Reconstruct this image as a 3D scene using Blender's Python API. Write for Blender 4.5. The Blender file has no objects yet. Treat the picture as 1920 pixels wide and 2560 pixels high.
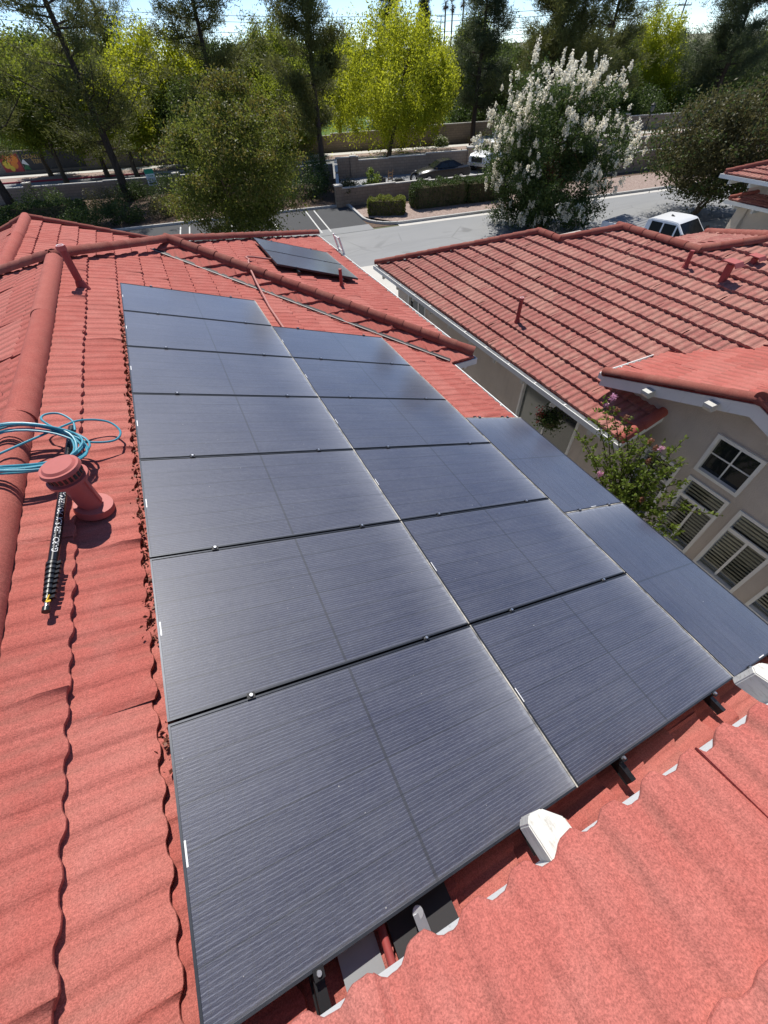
import bpy, bmesh, math, random
import numpy as np
from mathutils import Matrix, Vector

# ------------------------------------------------------------------ camera, light
SC = bpy.context.scene
COL = SC.collection
rad = math.radians
FPX = 1014.6227
CAM = np.array([0.76824, 0.12689, 2.06448])
RC = np.array([[0.90272, -0.42893, -0.03336], [-0.34309, -0.67093, -0.65738], [0.25959, 0.60487, -0.75282]])
cd = bpy.data.cameras.new('camera')
cd.sensor_fit = 'HORIZONTAL'; cd.sensor_width = 36; cd.lens = 36 * FPX / 1920
cd.clip_start = .05; cd.clip_end = 9000
cam = bpy.data.objects.new('camera', cd); COL.objects.link(cam); SC.camera = cam
mw = Matrix.Identity(4)
for i in range(3):
    mw[i][0] = RC[0][i]; mw[i][1] = -RC[1][i]; mw[i][2] = -RC[2][i]; mw[i][3] = CAM[i]
cam.matrix_world = mw
SUN_EL, SUN_AZ = 57, 9
W = bpy.data.worlds.new('World'); SC.world = W; W.use_nodes = True
wn = W.node_tree; sky = wn.nodes.new('ShaderNodeTexSky'); sky.sky_type = 'NISHITA'; sky.sun_disc = False
sky.sun_elevation = rad(SUN_EL); sky.sun_rotation = rad(SUN_AZ); sky.dust_density = .0; sky.air_density = .55; sky.ozone_density = 3.0; sky.altitude = 300
wn.links.new(sky.outputs[0], wn.nodes['Background'].inputs[0]); wn.nodes['Background'].inputs[1].default_value = .14
sv = Vector((math.sin(rad(SUN_AZ)) * math.cos(rad(SUN_EL)), math.cos(rad(SUN_AZ)) * math.cos(rad(SUN_EL)), math.sin(rad(SUN_EL))))
sl = bpy.data.lights.new('sun', 'SUN'); sl.energy = 5.0; sl.angle = rad(.53); sl.color = (1, .955, .88)
so = bpy.data.objects.new('sun', sl); COL.objects.link(so); so.rotation_euler = (-sv).to_track_quat('-Z', 'Y').to_euler(); so.location = (0, 20, 60)
SC.view_settings.view_transform = 'Standard'; SC.view_settings.look = 'None'; SC.view_settings.gamma = 1
SC.view_settings.exposure = .22
SC.render.engine = 'CYCLES'

# photograph pixels (1659 wide) to rays; distance always comes from a plane
KP = 1920 / 1659
def ray(px, py):
    d = RC.T @ np.array([(px * KP - 960) / FPX, (py * KP - 1280) / FPX, 1.]); return d / np.linalg.norm(d)
def hit(px, py, n, p0):
    d = ray(px, py); n = np.array(n, float); return CAM + d * (n @ (np.array(p0) - CAM) / (n @ d))
def hz(px, py, z): return hit(px, py, (0, 0, 1), (0, 0, z))
def hx(px, py, x): return hit(px, py, (1, 0, 0), (x, 0, 0))
def hy(px, py, y): return hit(px, py, (0, 1, 0), (0, y, 0))
GZ = -5.7
def gnd(px, py, dz=0): p = hz(px, py, GZ + dz); return p
TH = rad(18.43); cT, sT, tT = math.cos(TH), math.sin(TH), math.tan(TH)
N1P = np.array([sT, 0, cT])
def onroof(px, py, off=-.13): return hit(px, py, N1P, N1P * off)
def V3(*a): return np.array(a, float)
def unit(v): v = np.array(v, float); return v / np.linalg.norm(v)

# ------------------------------------------------------------------ materials
class NB:
    def __init__(s, name):
        s.m = bpy.data.materials.new(name); s.m.use_nodes = True; s.t = s.m.node_tree; s.n = s.t.nodes
        s.p = s.n['Principled BSDF']
    def node(s, ty, **kw):
        x = s.n.new(ty)
        for k_, v in kw.items(): setattr(x, k_, v)
        return x
    def link(s, a, b): s.t.links.new(a, b)
    def pos(s): return s.node('ShaderNodeNewGeometry').outputs['Position']
    def obj(s): return s.node('ShaderNodeTexCoord').outputs['Object']
    def map(s, vec, scale):
        m = s.node('ShaderNodeMapping'); m.inputs['Scale'].default_value = scale; s.link(vec, m.inputs[0]); return m.outputs[0]
    def noise(s, vec, sc, det=2, rough=.5):
        x = s.node('ShaderNodeTexNoise'); x.inputs['Scale'].default_value = sc; x.inputs['Detail'].default_value = det; x.inputs['Roughness'].default_value = rough
        s.link(vec, x.inputs['Vector']); return x.outputs['Fac']
    def ramp(s, fac, stops):
        r = s.node('ShaderNodeValToRGB'); el = r.color_ramp.elements
        while len(el) < len(stops): el.new(.5)
        for e, (p, c) in zip(el, stops): e.position = p; e.color = (*c, 1) if len(c) == 3 else c
        s.link(fac, r.inputs[0]); return r.outputs[0]
    def fr(s, fac, a, b):   # smooth 0..1 between a and b
        m = s.node('ShaderNodeMapRange'); m.inputs[1].default_value = a; m.inputs[2].default_value = b; s.link(fac, m.inputs[0]); return m.outputs[0]
    def mix(s, fac, a, b):
        x = s.node('ShaderNodeMix', data_type='RGBA')
        for v, i in ((fac, 0), (a, 6), (b, 7)):
            if isinstance(v, (int, float)): x.inputs[i].default_value = v
            elif isinstance(v, tuple): x.inputs[i].default_value = (*v, 1)
            else: s.link(v, x.inputs[i])
        return x.outputs[2]
    def math(s, op, a, b=None, clamp=False):
        x = s.node('ShaderNodeMath', operation=op, use_clamp=clamp)
        for v, i in ((a, 0), (b, 1)):
            if v is None: continue
            if isinstance(v, (int, float)): x.inputs[i].default_value = v
            else: s.link(v, x.inputs[i])
        return x.outputs[0]
    def bump(s, h, strength, dist):
        b = s.node('ShaderNodeBump'); b.inputs['Strength'].default_value = strength; b.inputs['Distance'].default_value = dist
        s.link(h, b.inputs['Height']); s.link(b.outputs[0], s.p.inputs['Normal'])
    def col(s, c):
        if isinstance(c, tuple): s.p.inputs['Base Color'].default_value = (*c, 1)
        else: s.link(c, s.p.inputs['Base Color'])
    def set(s, rough=None, metal=None, spec=None, coat=None):
        if rough is not None: s.p.inputs['Roughness'].default_value = rough
        if metal is not None: s.p.inputs['Metallic'].default_value = metal
        if spec is not None: s.p.inputs['Specular IOR Level'].default_value = spec
        if coat is not None: s.p.inputs['Coat Weight'].default_value = coat

def mul(c, f): return tuple(x * f for x in c)
def plain(name, c, rough=.6, metal=0, var=.12, nsc=6., bump=0, bsc=60, spec=.5):
    b = NB(name); p = b.pos()
    f = b.noise(p, nsc, 4, .6)
    b.col(b.mix(f, mul(c, 1 - var), mul(c, 1 + var))); b.set(rough, metal, spec)
    if bump: b.bump(b.noise(p, bsc, 3), bump, .01)
    return b.m
M = {}
def tile_mat(name, c, pale, weather=.5, bands=.0):
    b = NB(name); p = b.pos(); o = b.obj()
    big = b.noise(p, .55, 4, .6); mid = b.noise(p, 5, 3, .6); gran = b.noise(p, 210, 2, .7); gr2 = b.noise(p, 80, 2, .6)
    c1 = b.mix(b.fr(big, .35, .72), c, mul(c, .86))
    c2 = b.mix(b.math('MULTIPLY', b.fr(mid, .45, .8), weather), c1, pale)
    g = b.math('ADD', b.math('MULTIPLY', gran, .7), b.math('MULTIPLY', gr2, .3))
    if bands:      # granule wear and dirt, also painting in wave shading along each sheet's ribs
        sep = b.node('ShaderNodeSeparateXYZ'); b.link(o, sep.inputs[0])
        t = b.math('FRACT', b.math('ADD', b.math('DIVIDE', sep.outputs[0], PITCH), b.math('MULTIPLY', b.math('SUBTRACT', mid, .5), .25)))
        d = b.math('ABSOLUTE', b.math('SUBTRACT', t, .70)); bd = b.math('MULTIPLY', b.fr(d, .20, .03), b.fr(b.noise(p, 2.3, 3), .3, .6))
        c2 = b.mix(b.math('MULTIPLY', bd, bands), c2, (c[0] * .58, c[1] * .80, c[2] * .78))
    c3 = b.mix(b.fr(g, .36, .64), (.66, .66, .66), (1.28, 1.28, 1.28))
    oi = b.node('ShaderNodeObjectInfo'); c2 = b.mix(b.math('MULTIPLY', b.fr(oi.outputs['Random'], .5, 1.), .34), c2, mul(pale, .95)); c2 = b.mix(b.math('MULTIPLY', b.fr(oi.outputs['Random'], .4, 0.), .28), c2, mul(c, .70))
    run = b.noise(b.map(p, (1.1, 1.1, 1.1)), 2.2, 5, .7); c2 = b.mix(b.math('MULTIPLY', b.fr(run, .56, .72), .30), c2, (c[0] * .55, c[1] * .75, c[2] * .75))
    x = b.node('ShaderNodeMix', data_type='RGBA', blend_type='MULTIPLY'); x.inputs[0].default_value = 1
    b.link(c2, x.inputs[6]); b.link(c3, x.inputs[7])
    sp = b.fr(b.noise(p, 13, 5, .75), .735, .76)      # scuffs and bird lime
    b.col(b.mix(b.math('MULTIPLY', sp, .5), x.outputs[2], (.55, .42, .38)))
    st = b.noise(b.map(o, (46, 4, 4)), 1, 3, .6)      # slight drag lines along the pressed ribs
    b.set(.93, 0, .25); b.bump(b.math('ADD', b.math('MULTIPLY', g, .5), b.math('MULTIPLY', st, 1.1)), .6, .006)
    return b.m
PITCH = .159
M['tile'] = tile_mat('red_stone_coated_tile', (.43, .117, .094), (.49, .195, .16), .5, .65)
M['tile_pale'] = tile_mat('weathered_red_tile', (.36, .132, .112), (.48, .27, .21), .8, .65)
M['trim'] = tile_mat('red_stone_coated_trim', (.39, .105, .083), (.45, .165, .13))
M['cap'] = tile_mat('red_brown_cap', (.27, .078, .060), (.32, .14, .105), .7)
M['deck'] = plain('red_painted_underlay', (.26, .05, .042), .9)
M['redpaint'] = plain('red_painted_pipe', (.30, .05, .045), .6, var=.15, nsc=14)
M['coral'] = plain('coral_painted_vent', (.42, .105, .09), .6, var=.1, nsc=20)
M['conduit'] = plain('pink_red_conduit', (.42, .17, .14), .6)
def white():
    b = NB('weathered_white_paint'); p = b.pos()
    f = b.noise(p, 3, 4, .6); s_ = b.noise(b.map(p, (30, 30, 4)), 1., 4, .7)
    c = b.mix(f, (.66, .66, .64), (.80, .80, .78))
    b.col(b.mix(b.fr(s_, .62, .80), c, (.40, .38, .34))); b.set(.55); b.bump(b.noise(p, 60, 2), .15, .005); return b.m
M['white'] = white()
def wood_white():
    b = NB('flaking_white_rafter_paint'); p = b.pos()
    s_ = b.noise(b.map(p, (60, 12, 60)), 1., 5, .75); f = b.noise(p, 9, 3)
    c = b.mix(f, (.50, .49, .45), (.62, .61, .57))
    b.col(b.mix(b.fr(s_, .54, .68), c, (.36, .34, .29))); b.set(.7); b.bump(s_, .4, .004); return b.m
M['rafter'] = wood_white()
def stucco(name, c):
    b = NB(name); p = b.pos(); f = b.noise(p, .9, 5, .65); fine = b.noise(p, 55, 4, .7)
    c1 = b.mix(b.fr(f, .3, .75), mul(c, .86), mul(c, 1.1))
    st = b.noise(b.map(p, (3, 3, .35)), 1.6, 4, .6)
    b.col(b.mix(b.math('MULTIPLY', b.fr(st, .55, .8), .3), c1, mul(c, .55))); b.set(.92, 0, .2); b.bump(fine, .7, .02); return b.m
M['stucco'] = stucco('tan_stucco', (.54, .485, .435)); M['stucco2'] = stucco('warm_beige_stucco', (.52, .46, .39))
M['lowwall'] = stucco('brown_stucco_base', (.34, .235, .165))
def cells():
    b = NB('dusty_solar_cells'); o = b.obj(); sep = b.node('ShaderNodeSeparateXYZ'); b.link(o, sep.inputs[0]); u, v = sep.outputs[0], sep.outputs[1]
    pos = b.pos()
    def line(x, period, off, half, soft=.15):
        t = b.math('FRACT', b.math('ADD', b.math('DIVIDE', x, period), off)); d = b.math('ABSOLUTE', b.math('SUBTRACT', t, .5))
        return b.fr(b.math('MULTIPLY', d, period), half * (1 + soft), half * (1 - soft))
    # jitter so that the wires look wrinkled under textured glass
    wob = b.math('MULTIPLY', b.math('SUBTRACT', b.noise(b.map(o, (55, 110, 1)), 1, 2), .5), .006)
    vj = b.math('ADD', v, wob)
    wires = line(vj, .0158, 0, .0014, .6)
    strips = line(v, 1.012 / 6, .5, .0030, .5)
    gaps = line(u, 1.80 / 24, .5, .0011, .5)
    mid = b.fr(b.math('ABSOLUTE', u), .0095, .006)
    cellv = b.noise(b.map(o, (1.2, 5.9, 1)), 1., 2)
    base = b.mix(b.fr(cellv, .3, .7), (.013, .014, .034), (.019, .020, .045))
    base = b.mix(b.math('MULTIPLY', strips, .85), base, (.006, .006, .009))
    base = b.mix(b.math('MULTIPLY', gaps, .9), base, (.010, .010, .018))
    base = b.mix(b.math('MULTIPLY', wires, .33), base, (.22, .24, .32))
    base = b.mix(b.math('MULTIPLY', mid, .7), base, (.006, .006, .008))
    # dust: film, streaks down the slope, drift along the lower edges, specks
    film = b.noise(pos, 1.3, 4, .6); streak = b.noise(b.map(o, (2.2, 26, 1)), 1, 4, .65); wr = b.noise(b.map(o, (20, 120, 1)), 1, 3, .7)
    d = b.math('ADD', b.math('MULTIPLY', b.fr(film, .2, .85), .10), b.math('MULTIPLY', b.fr(streak, .4, .8), .07))
    d = b.math('ADD', d, b.math('MULTIPLY', b.fr(wr, .45, .8), .08))
    d = b.math('ADD', d, .02)
    un = b.math('ADD', u, b.math('MULTIPLY', b.math('SUBTRACT', streak, .5), .10))
    edge = b.math('POWER', b.fr(un, .35, .925), 3.0)
    d = b.math('ADD', d, b.math('MULTIPLY', edge, .30))
    e2 = b.fr(un, .895, .915); d = b.math('ADD', d, b.math('MULTIPLY', e2, .22))
    e3 = b.fr(b.math('ABSOLUTE', v), .49, .515); d = b.math('ADD', d, b.math('MULTIPLY', e3, .12))
    col = b.mix(b.math('MINIMUM', d, .9), base, (.36, .37, .40))
    col = b.mix(b.math('MULTIPLY', strips, .33), col, (.012, .013, .022)); col = b.mix(b.math('MULTIPLY', mid, .2), col, (.01, .01, .015))
    sp = b.fr(b.noise(pos, 62, 1, .3), .83, .845)
    b.col(b.mix(b.math('MULTIPLY', sp, .5), col, (.62, .60, .55)))
    rg = b.math('ADD', .45, b.math('MULTIPLY', d, .35)); b.link(rg, b.p.inputs['Roughness'])
    b.set(None, 0, .45, .8); b.p.inputs['Coat Roughness'].default_value = .13; b.p.inputs['Sheen Weight'].default_value = 1.0; b.p.inputs['Sheen Roughness'].default_value = .22; b.p.inputs['Coat IOR'].default_value = 1.7; b.p.inputs['Sheen Tint'].default_value = (.92, .95, 1, 1); b.bump(b.math('ADD', wr, b.math('MULTIPLY', b.noise(pos, 240, 2), .4)), .22, .006)
    return b.m
M['cells'] = cells()
def frame_mat():
    b = NB('dusty_black_frame'); o = b.obj(); sep = b.node('ShaderNodeSeparateXYZ'); b.link(o, sep.inputs[0])
    d = b.math('MULTIPLY', b.fr(sep.outputs[0], .9235, .9255), b.fr(b.noise(b.pos(), 7, 4, .7), .25, .6)); f = b.noise(b.pos(), 30, 3)
    c = b.mix(f, (.028, .031, .038), (.05, .055, .068)); b.col(b.mix(b.math('MULTIPLY', d, .85), c, (.62, .58, .50)))
    b.link(b.math('SUBTRACT', .55, b.math('MULTIPLY', d, .5)), b.p.inputs['Metallic']); b.link(b.math('ADD', .38, b.math('MULTIPLY', d, .5)), b.p.inputs['Roughness']); return b.m
M['frame'] = frame_mat()
M['alu'] = plain('bare_aluminium', (.55, .56, .58), .35, .9, .15, 25)
M['blackrail'] = plain('black_rail', (.02, .02, .022), .35, .4)
M['sticker'] = plain('white_sticker', (.72, .72, .72), .5)
M['blackplastic'] = plain('black_plastic', (.015, .015, .017), .35)
M['carbon'] = plain('gloss_black_pole', (.008, .008, .010), .25)
M['hose'] = plain('turquoise_hose', (.045, .27, .36), .38, var=.2, nsc=30)
M['yellow'] = plain('yellow_lever', (.75, .48, .03), .4)
M['pinkred'] = plain('magenta_band', (.55, .03, .12), .4)
M['lettering'] = plain('white_lettering', (.78, .78, .78), .5, var=.02)
def asphalt():
    b = NB('asphalt'); p = b.pos(); f = b.noise(p, .12, 5, .6); g = b.noise(p, 45, 3, .7); s_ = b.noise(b.map(p, (.12, 1.2, 1)), 1, 4, .6)
    c = b.mix(b.fr(f, .3, .7), (.235, .24, .245), (.28, .283, .285)); c = b.mix(b.math('MULTIPLY', b.fr(s_, .5, .75), .35), c, (.17, .173, .18))
    vo = b.node('ShaderNodeTexVoronoi', feature='DISTANCE_TO_EDGE'); vo.inputs['Scale'].default_value = .22
    b.link(p, vo.inputs['Vector']); cr = b.math('MULTIPLY', b.fr(vo.outputs[0], .012, .004), b.fr(b.noise(p, .2, 2), .5, .6))
    c = b.mix(b.math('MULTIPLY', cr, .22), c, (.03, .03, .03)); c = b.mix(b.math('MULTIPLY', b.fr(b.noise(p, .45, 3, .5), .66, .74), .4), c, (.07, .07, .07)); b.col(c); b.set(.88, 0, .3); b.bump(g, .4, .01); return b.m
M['asphalt'] = asphalt()
M['seal'] = plain('fresh_dark_asphalt', (.035, .037, .042), .85, var=.2, nsc=2, bump=.3)
M['roadpale'] = plain('pale_worn_asphalt', (.235, .24, .245), .9, var=.1, nsc=.5, bump=.2)
M['concrete'] = plain('concrete', (.52, .50, .46), .9, var=.14, nsc=1.2, bump=.2)
M['curb'] = plain('kerb_concrete', (.46, .45, .43), .9, var=.16, nsc=2.)
M['redcurb'] = plain('red_painted_kerb', (.36, .03, .045), .7, var=.2)
M['paint'] = plain('road_paint', (.55, .55, .53), .8, var=.3, nsc=9)
def soil(name, a, c, sc):
    b = NB(name); p = b.pos(); f = b.noise(p, .4, 4); g = b.noise(p, sc, 3, .8)
    b.col(b.mix(b.fr(g, .35, .65), b.mix(f, a, mul(a, .7)), c)); b.set(.95, 0, .2); b.bump(g, .8, .05); return b.m
M['soil'] = soil('brown_bark_soil', (.11, .072, .05), (.17, .12, .09), 9)
M['gravel'] = soil('pinkish_gravel', (.26, .19, .16), (.40, .31, .27), 7)
M['grass'] = soil('lawn', (.06, .12, .02), (.10, .17, .03), 5)  # lawn greens kept darker, with tree shade put into the colour
M['land'] = soil('dry_ground', (.17, .15, .10), (.12, .13, .07), .5)
def block(name, c):
    b = NB(name); p = b.obj()
    br = b.node('ShaderNodeTexBrick'); br.inputs['Scale'].default_value = 1; br.inputs['Brick Width'].default_value = .40; br.inputs['Row Height'].default_value = .2
    br.inputs['Mortar Size'].default_value = .012; br.inputs['Color1'].default_value = (*mul(c, 1.08), 1); br.inputs['Color2'].default_value = (*mul(c, .9), 1); br.inputs['Mortar'].default_value = (*mul(c, .62), 1)
    # walls are built in local x (along) / z (up)
    sep = b.node('ShaderNodeSeparateXYZ'); b.link(p, sep.inputs[0]); cb = b.node('ShaderNodeCombineXYZ'); b.link(sep.outputs[0], cb.inputs[0]); b.link(sep.outputs[2], cb.inputs[1])
    b.link(cb.outputs[0], br.inputs['Vector']); f = b.noise(b.pos(), 1.2, 4, .6)
    b.col(b.mix(b.math('MULTIPLY', b.fr(f, .45, .75), .35), br.outputs[0], mul(c, .6))); b.set(.95, 0, .2)
    b.bump(br.outputs['Fac'], -.5, .02); return b.m
M['block'] = block('tan_concrete_block', (.33, .25, .185)); M['blockdark'] = block('grey_concrete_block', (.27, .225, .185))
def glass(name, c, rough=.06):
    b = NB(name); b.col(c); b.set(rough, 0, .8); return b.m
M['glass'] = glass('dark_window_glass', (.012, .016, .018)); M['glassgrey'] = glass('greyed_window_glass', (.10, .115, .11), .12)
M['carglass'] = glass('tinted_car_glass', (.006, .007, .008), .15)
M['carglass'].node_tree.nodes['Principled BSDF'].inputs['Specular IOR Level'].default_value = .12
M['screen'] = plain('insect_screen', (.13, .13, .12), .7)
M['blind'] = plain('shutter_slats', (.62, .60, .54), .6)
M['blindd'] = plain('shaded_shutter_slats', (.42, .41, .37), .6)  # darker copy of the slats, shade put into the colour
def bark(name, c, sc=8):
    b = NB(name); p = b.pos(); g = b.noise(b.map(p, (sc, sc, sc * .25)), 1, 4, .7); b.col(b.mix(b.fr(g, .3, .7), mul(c, .55), mul(c, 1.25))); b.set(.95, 0, .15); b.bump(g, .8, .04); return b.m
M['pinebark'] = bark('pine_bark', (.075, .055, .043)); M['bark'] = bark('brown_bark', (.13, .095, .065)); M['crapebark'] = bark('tan_crape_bark', (.30, .22, .15), 5)
M['twig'] = bark('twig_bark', (.10, .085, .05)); M['reed'] = bark('reddish_bark', (.23, .09, .05), 5)
def leafmat(name, a, c, trans=.35, tint=None, rough=.55):
    b = NB(name); at = b.node('ShaderNodeAttribute', attribute_name='rnd'); f = at.outputs['Fac']
    n = b.noise(b.pos(), .55, 3)
    k_ = b.math('ADD', b.math('MULTIPLY', f, .65), b.math('MULTIPLY', b.fr(n, .3, .7), .35))
    cc = b.mix(k_, a, c); b.col(cc); b.set(rough, 0, .3)
    tr = b.node('ShaderNodeBsdfTranslucent'); tc = b.mix(.5, cc, tint or mul(c, 1.5)); b.link(tc, tr.inputs[0])
    mx = b.node('ShaderNodeMixShader'); mx.inputs[0].default_value = trans; b.link(b.p.outputs[0], mx.inputs[1]); b.link(tr.outputs[0], mx.inputs[2])
    b.link(mx.outputs[0], b.n['Material Output'].inputs[0]); return b.m
M['l_pine'] = leafmat('pine_needles', (.055, .072, .020), (.15, .155, .042), .42)
M['l_pine2'] = leafmat('blue_green_needles', (.042, .062, .028), (.10, .122, .054), .35)
M['l_gold'] = leafmat('yellow_green_leaves', (.17, .22, .018), (.42, .44, .03), .55, (.68, .70, .04))
M['l_lime'] = leafmat('lime_green_leaves', (.09, .13, .018), (.24, .28, .03), .55, (.42, .48, .05))
M['l_mid'] = leafmat('mid_green_leaves', (.05, .085, .018), (.12, .16, .036), .45)
M['l_bronze'] = leafmat('olive_bronze_leaves', (.060, .088, .017), (.18, .20, .034), .5)
M['l_tip'] = leafmat('bronze_young_leaves', (.070, .075, .016), (.17, .14, .030), .4)
M['l_dark'] = leafmat('dark_green_leaves', (.030, .055, .013), (.080, .118, .028), .35)
M['l_hedge'] = leafmat('hedge_leaves', (.028, .055, .014), (.075, .115, .026), .3)
M['l_olive'] = leafmat('grey_olive_leaves', (.05, .058, .022), (.13, .118, .045), .35)
M['l_bright'] = leafmat('fresh_green_leaves', (.07, .12, .018), (.20, .26, .04), .5)
M['flower'] = leafmat('white_blossom', (.80, .74, .58), (.92, .87, .74), .5, (.95, .93, .84), .8)
M['pink'] = leafmat('pink_blossom', (.55, .22, .38), (.78, .45, .60), .3)
M['seed'] = leafmat('rusty_seed_heads', (.22, .09, .05), (.38, .18, .11), .3)
M['redfl'] = leafmat('red_petals', (.5, .02, .03), (.65, .06, .08), .3)
M['carwhite'] = plain('white_car_paint', (.78, .79, .80), .22, var=.02)
M['carblack'] = plain('black_car_paint', (.012, .012, .014), .25, var=.05)
M['cargrey'] = plain('grey_bed_cover', (.20, .205, .215), .6)
M['rubber'] = plain('tyre_rubber', (.018, .018, .018), .8)
M['chrome'] = plain('chrome', (.6, .6, .62), .15, 1)
M['lamp'] = plain('lamp_lens', (.55, .1, .08), .2); M['lampw'] = plain('clear_lamp_lens', (.6, .6, .6), .15)
M['iron'] = plain('dark_iron', (.025, .022, .02), .6)
M['wood'] = plain('weathered_grey_wood', (.22, .19, .155), .85, var=.25, nsc=4)
M['blue'] = plain('blue_tarp', (.03, .12, .5), .6); M['red'] = plain('red_plastic', (.4, .03, .03), .5); M['orange'] = plain('tan_wood', (.42, .22, .09), .7)
M['signgreen'] = plain('green_sign_face', (.02, .30, .16), .5); M['signwhite'] = plain('white_sign_face', (.75, .76, .76), .5); M['signink'] = plain('dark_sign_ink', (.05, .06, .10), .5)
M['signdark'] = plain('dark_entry_sign', (.045, .042, .042), .7); M['gold'] = plain('gold_letters', (.55, .34, .09), .5); M['fruit'] = plain('orange_fruit', (.75, .22, .02), .5); M['lemon'] = plain('yellow_fruit', (.75, .55, .04), .5)
M['leafpaint'] = plain('green_painted_leaf', (.03, .16, .05), .5); M['debris'] = leafmat('dry_debris', (.07, .018, .012), (.22, .08, .045), .1)
M['galvpale'] = plain('pale_valley_metal', (.36, .33, .31), .7, .1, .4, 3)
M['galv'] = plain('grey_galvanised', (.34, .35, .36), .5, .5); M['darkgap'] = plain('dark_flashing_and_gap', (.03, .028, .03), .7)  # darkgap: flashing colour that also paints shaded gaps dark

# ------------------------------------------------------------------ mesh helpers
ORG = {}
def link(o): COL.objects.link(o); return o
def tag(o, label, cat, group=None):
    o['label'] = label; o['category'] = cat
    if group: o['group'] = group
    return o
def thing(name, label, cat, loc=(0, 0, 0), rotz=0, group=None, local=False, matrix=None):
    o = bpy.data.objects.new(name, None); o.empty_display_size = .2; link(o)
    if matrix is not None: o.matrix_world = matrix; ORG[o] = np.zeros(3)
    else:
        o.location = loc; o.rotation_euler = (0, 0, rotz); ORG[o] = np.zeros(3) if (local or rotz) else np.array(loc, float)
    return tag(o, label, cat, group)
class MB:
    def __init__(s): s.v = []; s.f = []
    def add(s, vf):
        v, f = vf; n = len(s.v); s.v += [tuple(map(float, p)) for p in v]; s.f += [tuple(i + n for i in q) for q in f]; return s
    def box(s, a, b): return s.add(box(a, b))
    def cyl(s, *a, **k_): return s.add(cyl(*a, **k_))
def box(a, b):
    x0, y0, z0 = [min(a[i], b[i]) for i in range(3)]; x1, y1, z1 = [max(a[i], b[i]) for i in range(3)]
    return [(x0, y0, z0), (x1, y0, z0), (x1, y1, z0), (x0, y1, z0), (x0, y0, z1), (x1, y0, z1), (x1, y1, z1), (x0, y1, z1)], [(0, 3, 2, 1), (4, 5, 6, 7), (0, 1, 5, 4), (1, 2, 6, 5), (2, 3, 7, 6), (3, 0, 4, 7)]
def obox(o, ax, ay, az):   # parallelepiped from corner o and three edge vectors
    o, ax, ay, az = [np.array(q, float) for q in (o, ax, ay, az)]
    v = [o, o + ax, o + ax + ay, o + ay, o + az, o + ax + az, o + ax + ay + az, o + ay + az]
    f = [(0, 3, 2, 1), (4, 5, 6, 7), (0, 1, 5, 4), (1, 2, 6, 5), (2, 3, 7, 6), (3, 0, 4, 7)]
    if np.dot(np.cross(ax, ay), az) < 0: f = [q[::-1] for q in f]
    return v, f
def cyl(p0, p1, r0, r1=None, n=12, caps=True): return tube([p0, p1], [r0, r0 if r1 is None else r1], n, caps)
def tube(path, r, n=8, caps=True):
    P = [np.array(p, float) for p in path]; m = len(P); r = [r] * m if isinstance(r, (int, float)) else list(r)
    v = []; f = []; ref = None
    for i in range(m):
        t = unit(P[min(i + 1, m - 1)] - P[max(i - 1, 0)])
        if ref is None: ref = unit(np.cross(t, (0, 0, 1) if abs(t[2]) < .9 else (1, 0, 0)))
        ref = unit(ref - t * (ref @ t)); b = np.cross(t, ref)
        for k_ in range(n): a = 2 * math.pi * k_ / n; v.append(P[i] + r[i] * (math.cos(a) * ref + math.sin(a) * b))
    for i in range(m - 1):
        for k_ in range(n): k2 = (k_ + 1) % n; f.append((i * n + k_, i * n + k2, (i + 1) * n + k2, (i + 1) * n + k_))
    if caps: f.append(tuple(range(n))[::-1]); f.append(tuple((m - 1) * n + k_ for k_ in range(n)))
    return v, f
def prism(poly, vec):
    n = len(poly); P = [np.array(p, float) for p in poly]; v = P + [p + np.array(vec, float) for p in P]
    nn = sum(np.cross(P[i] - P[0], P[(i + 1) % n] - P[0]) for i in range(n))
    f = [tuple(range(n)), tuple(range(2 * n - 1, n - 1, -1))] + [((i + 1) % n, i, i + n, (i + 1) % n + n) for i in range(n)]
    if nn @ np.array(vec, float) > 0: f = [q[::-1] for q in f]
    return v, f
def strip(path, w2, z=None):   # flat ribbon along a 3d path, half width w2, horizontal
    P = [np.array(p, float) for p in path]; v = []; f = []
    for i in range(len(P)):
        t = unit((P[min(i + 1, len(P) - 1)] - P[max(i - 1, 0)]) * (1, 1, 0)); s_ = np.array((-t[1], t[0], 0)); v += [P[i] + s_ * w2, P[i] - s_ * w2]
    for i in range(len(P) - 1): f.append((2 * i, 2 * i + 1, 2 * i + 3, 2 * i + 2))
    return v, f
def mk(name, vf, mat, parent=None, smooth=False, bevel=0, label=None):
    v, f = (vf.v, vf.f) if isinstance(vf, MB) else vf
    o0 = ORG[parent] if parent is not None else np.zeros(3)
    me = bpy.data.meshes.new(name); me.from_pydata([tuple(np.array(p, float) - o0) for p in v], [], f); me.update()
    me.materials.append(M[mat] if isinstance(mat, str) else mat)
    if bevel:
        bm = bmesh.new(); bm.from_mesh(me); bmesh.ops.bevel(bm, geom=bm.edges[:], offset=bevel, segments=2, affect='EDGES', clamp_overlap=True); bm.to_mesh(me); bm.free()
    if smooth:
        me.polygons.foreach_set('use_smooth', [True] * len(me.polygons))
        me.set_sharp_from_angle(angle=rad(smooth if smooth is not True else 40))
    o = bpy.data.objects.new(name, me); link(o)
    if parent is not None: o.parent = parent; ORG[o] = o0
    if label: o['label'] = label
    return o
def solo(name, vf, mat, label, cat, group=None, **kw):   # a thing that is one mesh, origin at its base centre
    v, f = (vf.v, vf.f) if isinstance(vf, MB) else vf
    a = np.array(v, float); c = np.array([a[:, 0].mean(), a[:, 1].mean(), a[:, 2].min()])
    o = mk(name, (a - c, f), mat, **kw); o.location = c; return tag(o, label, cat, group)
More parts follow.
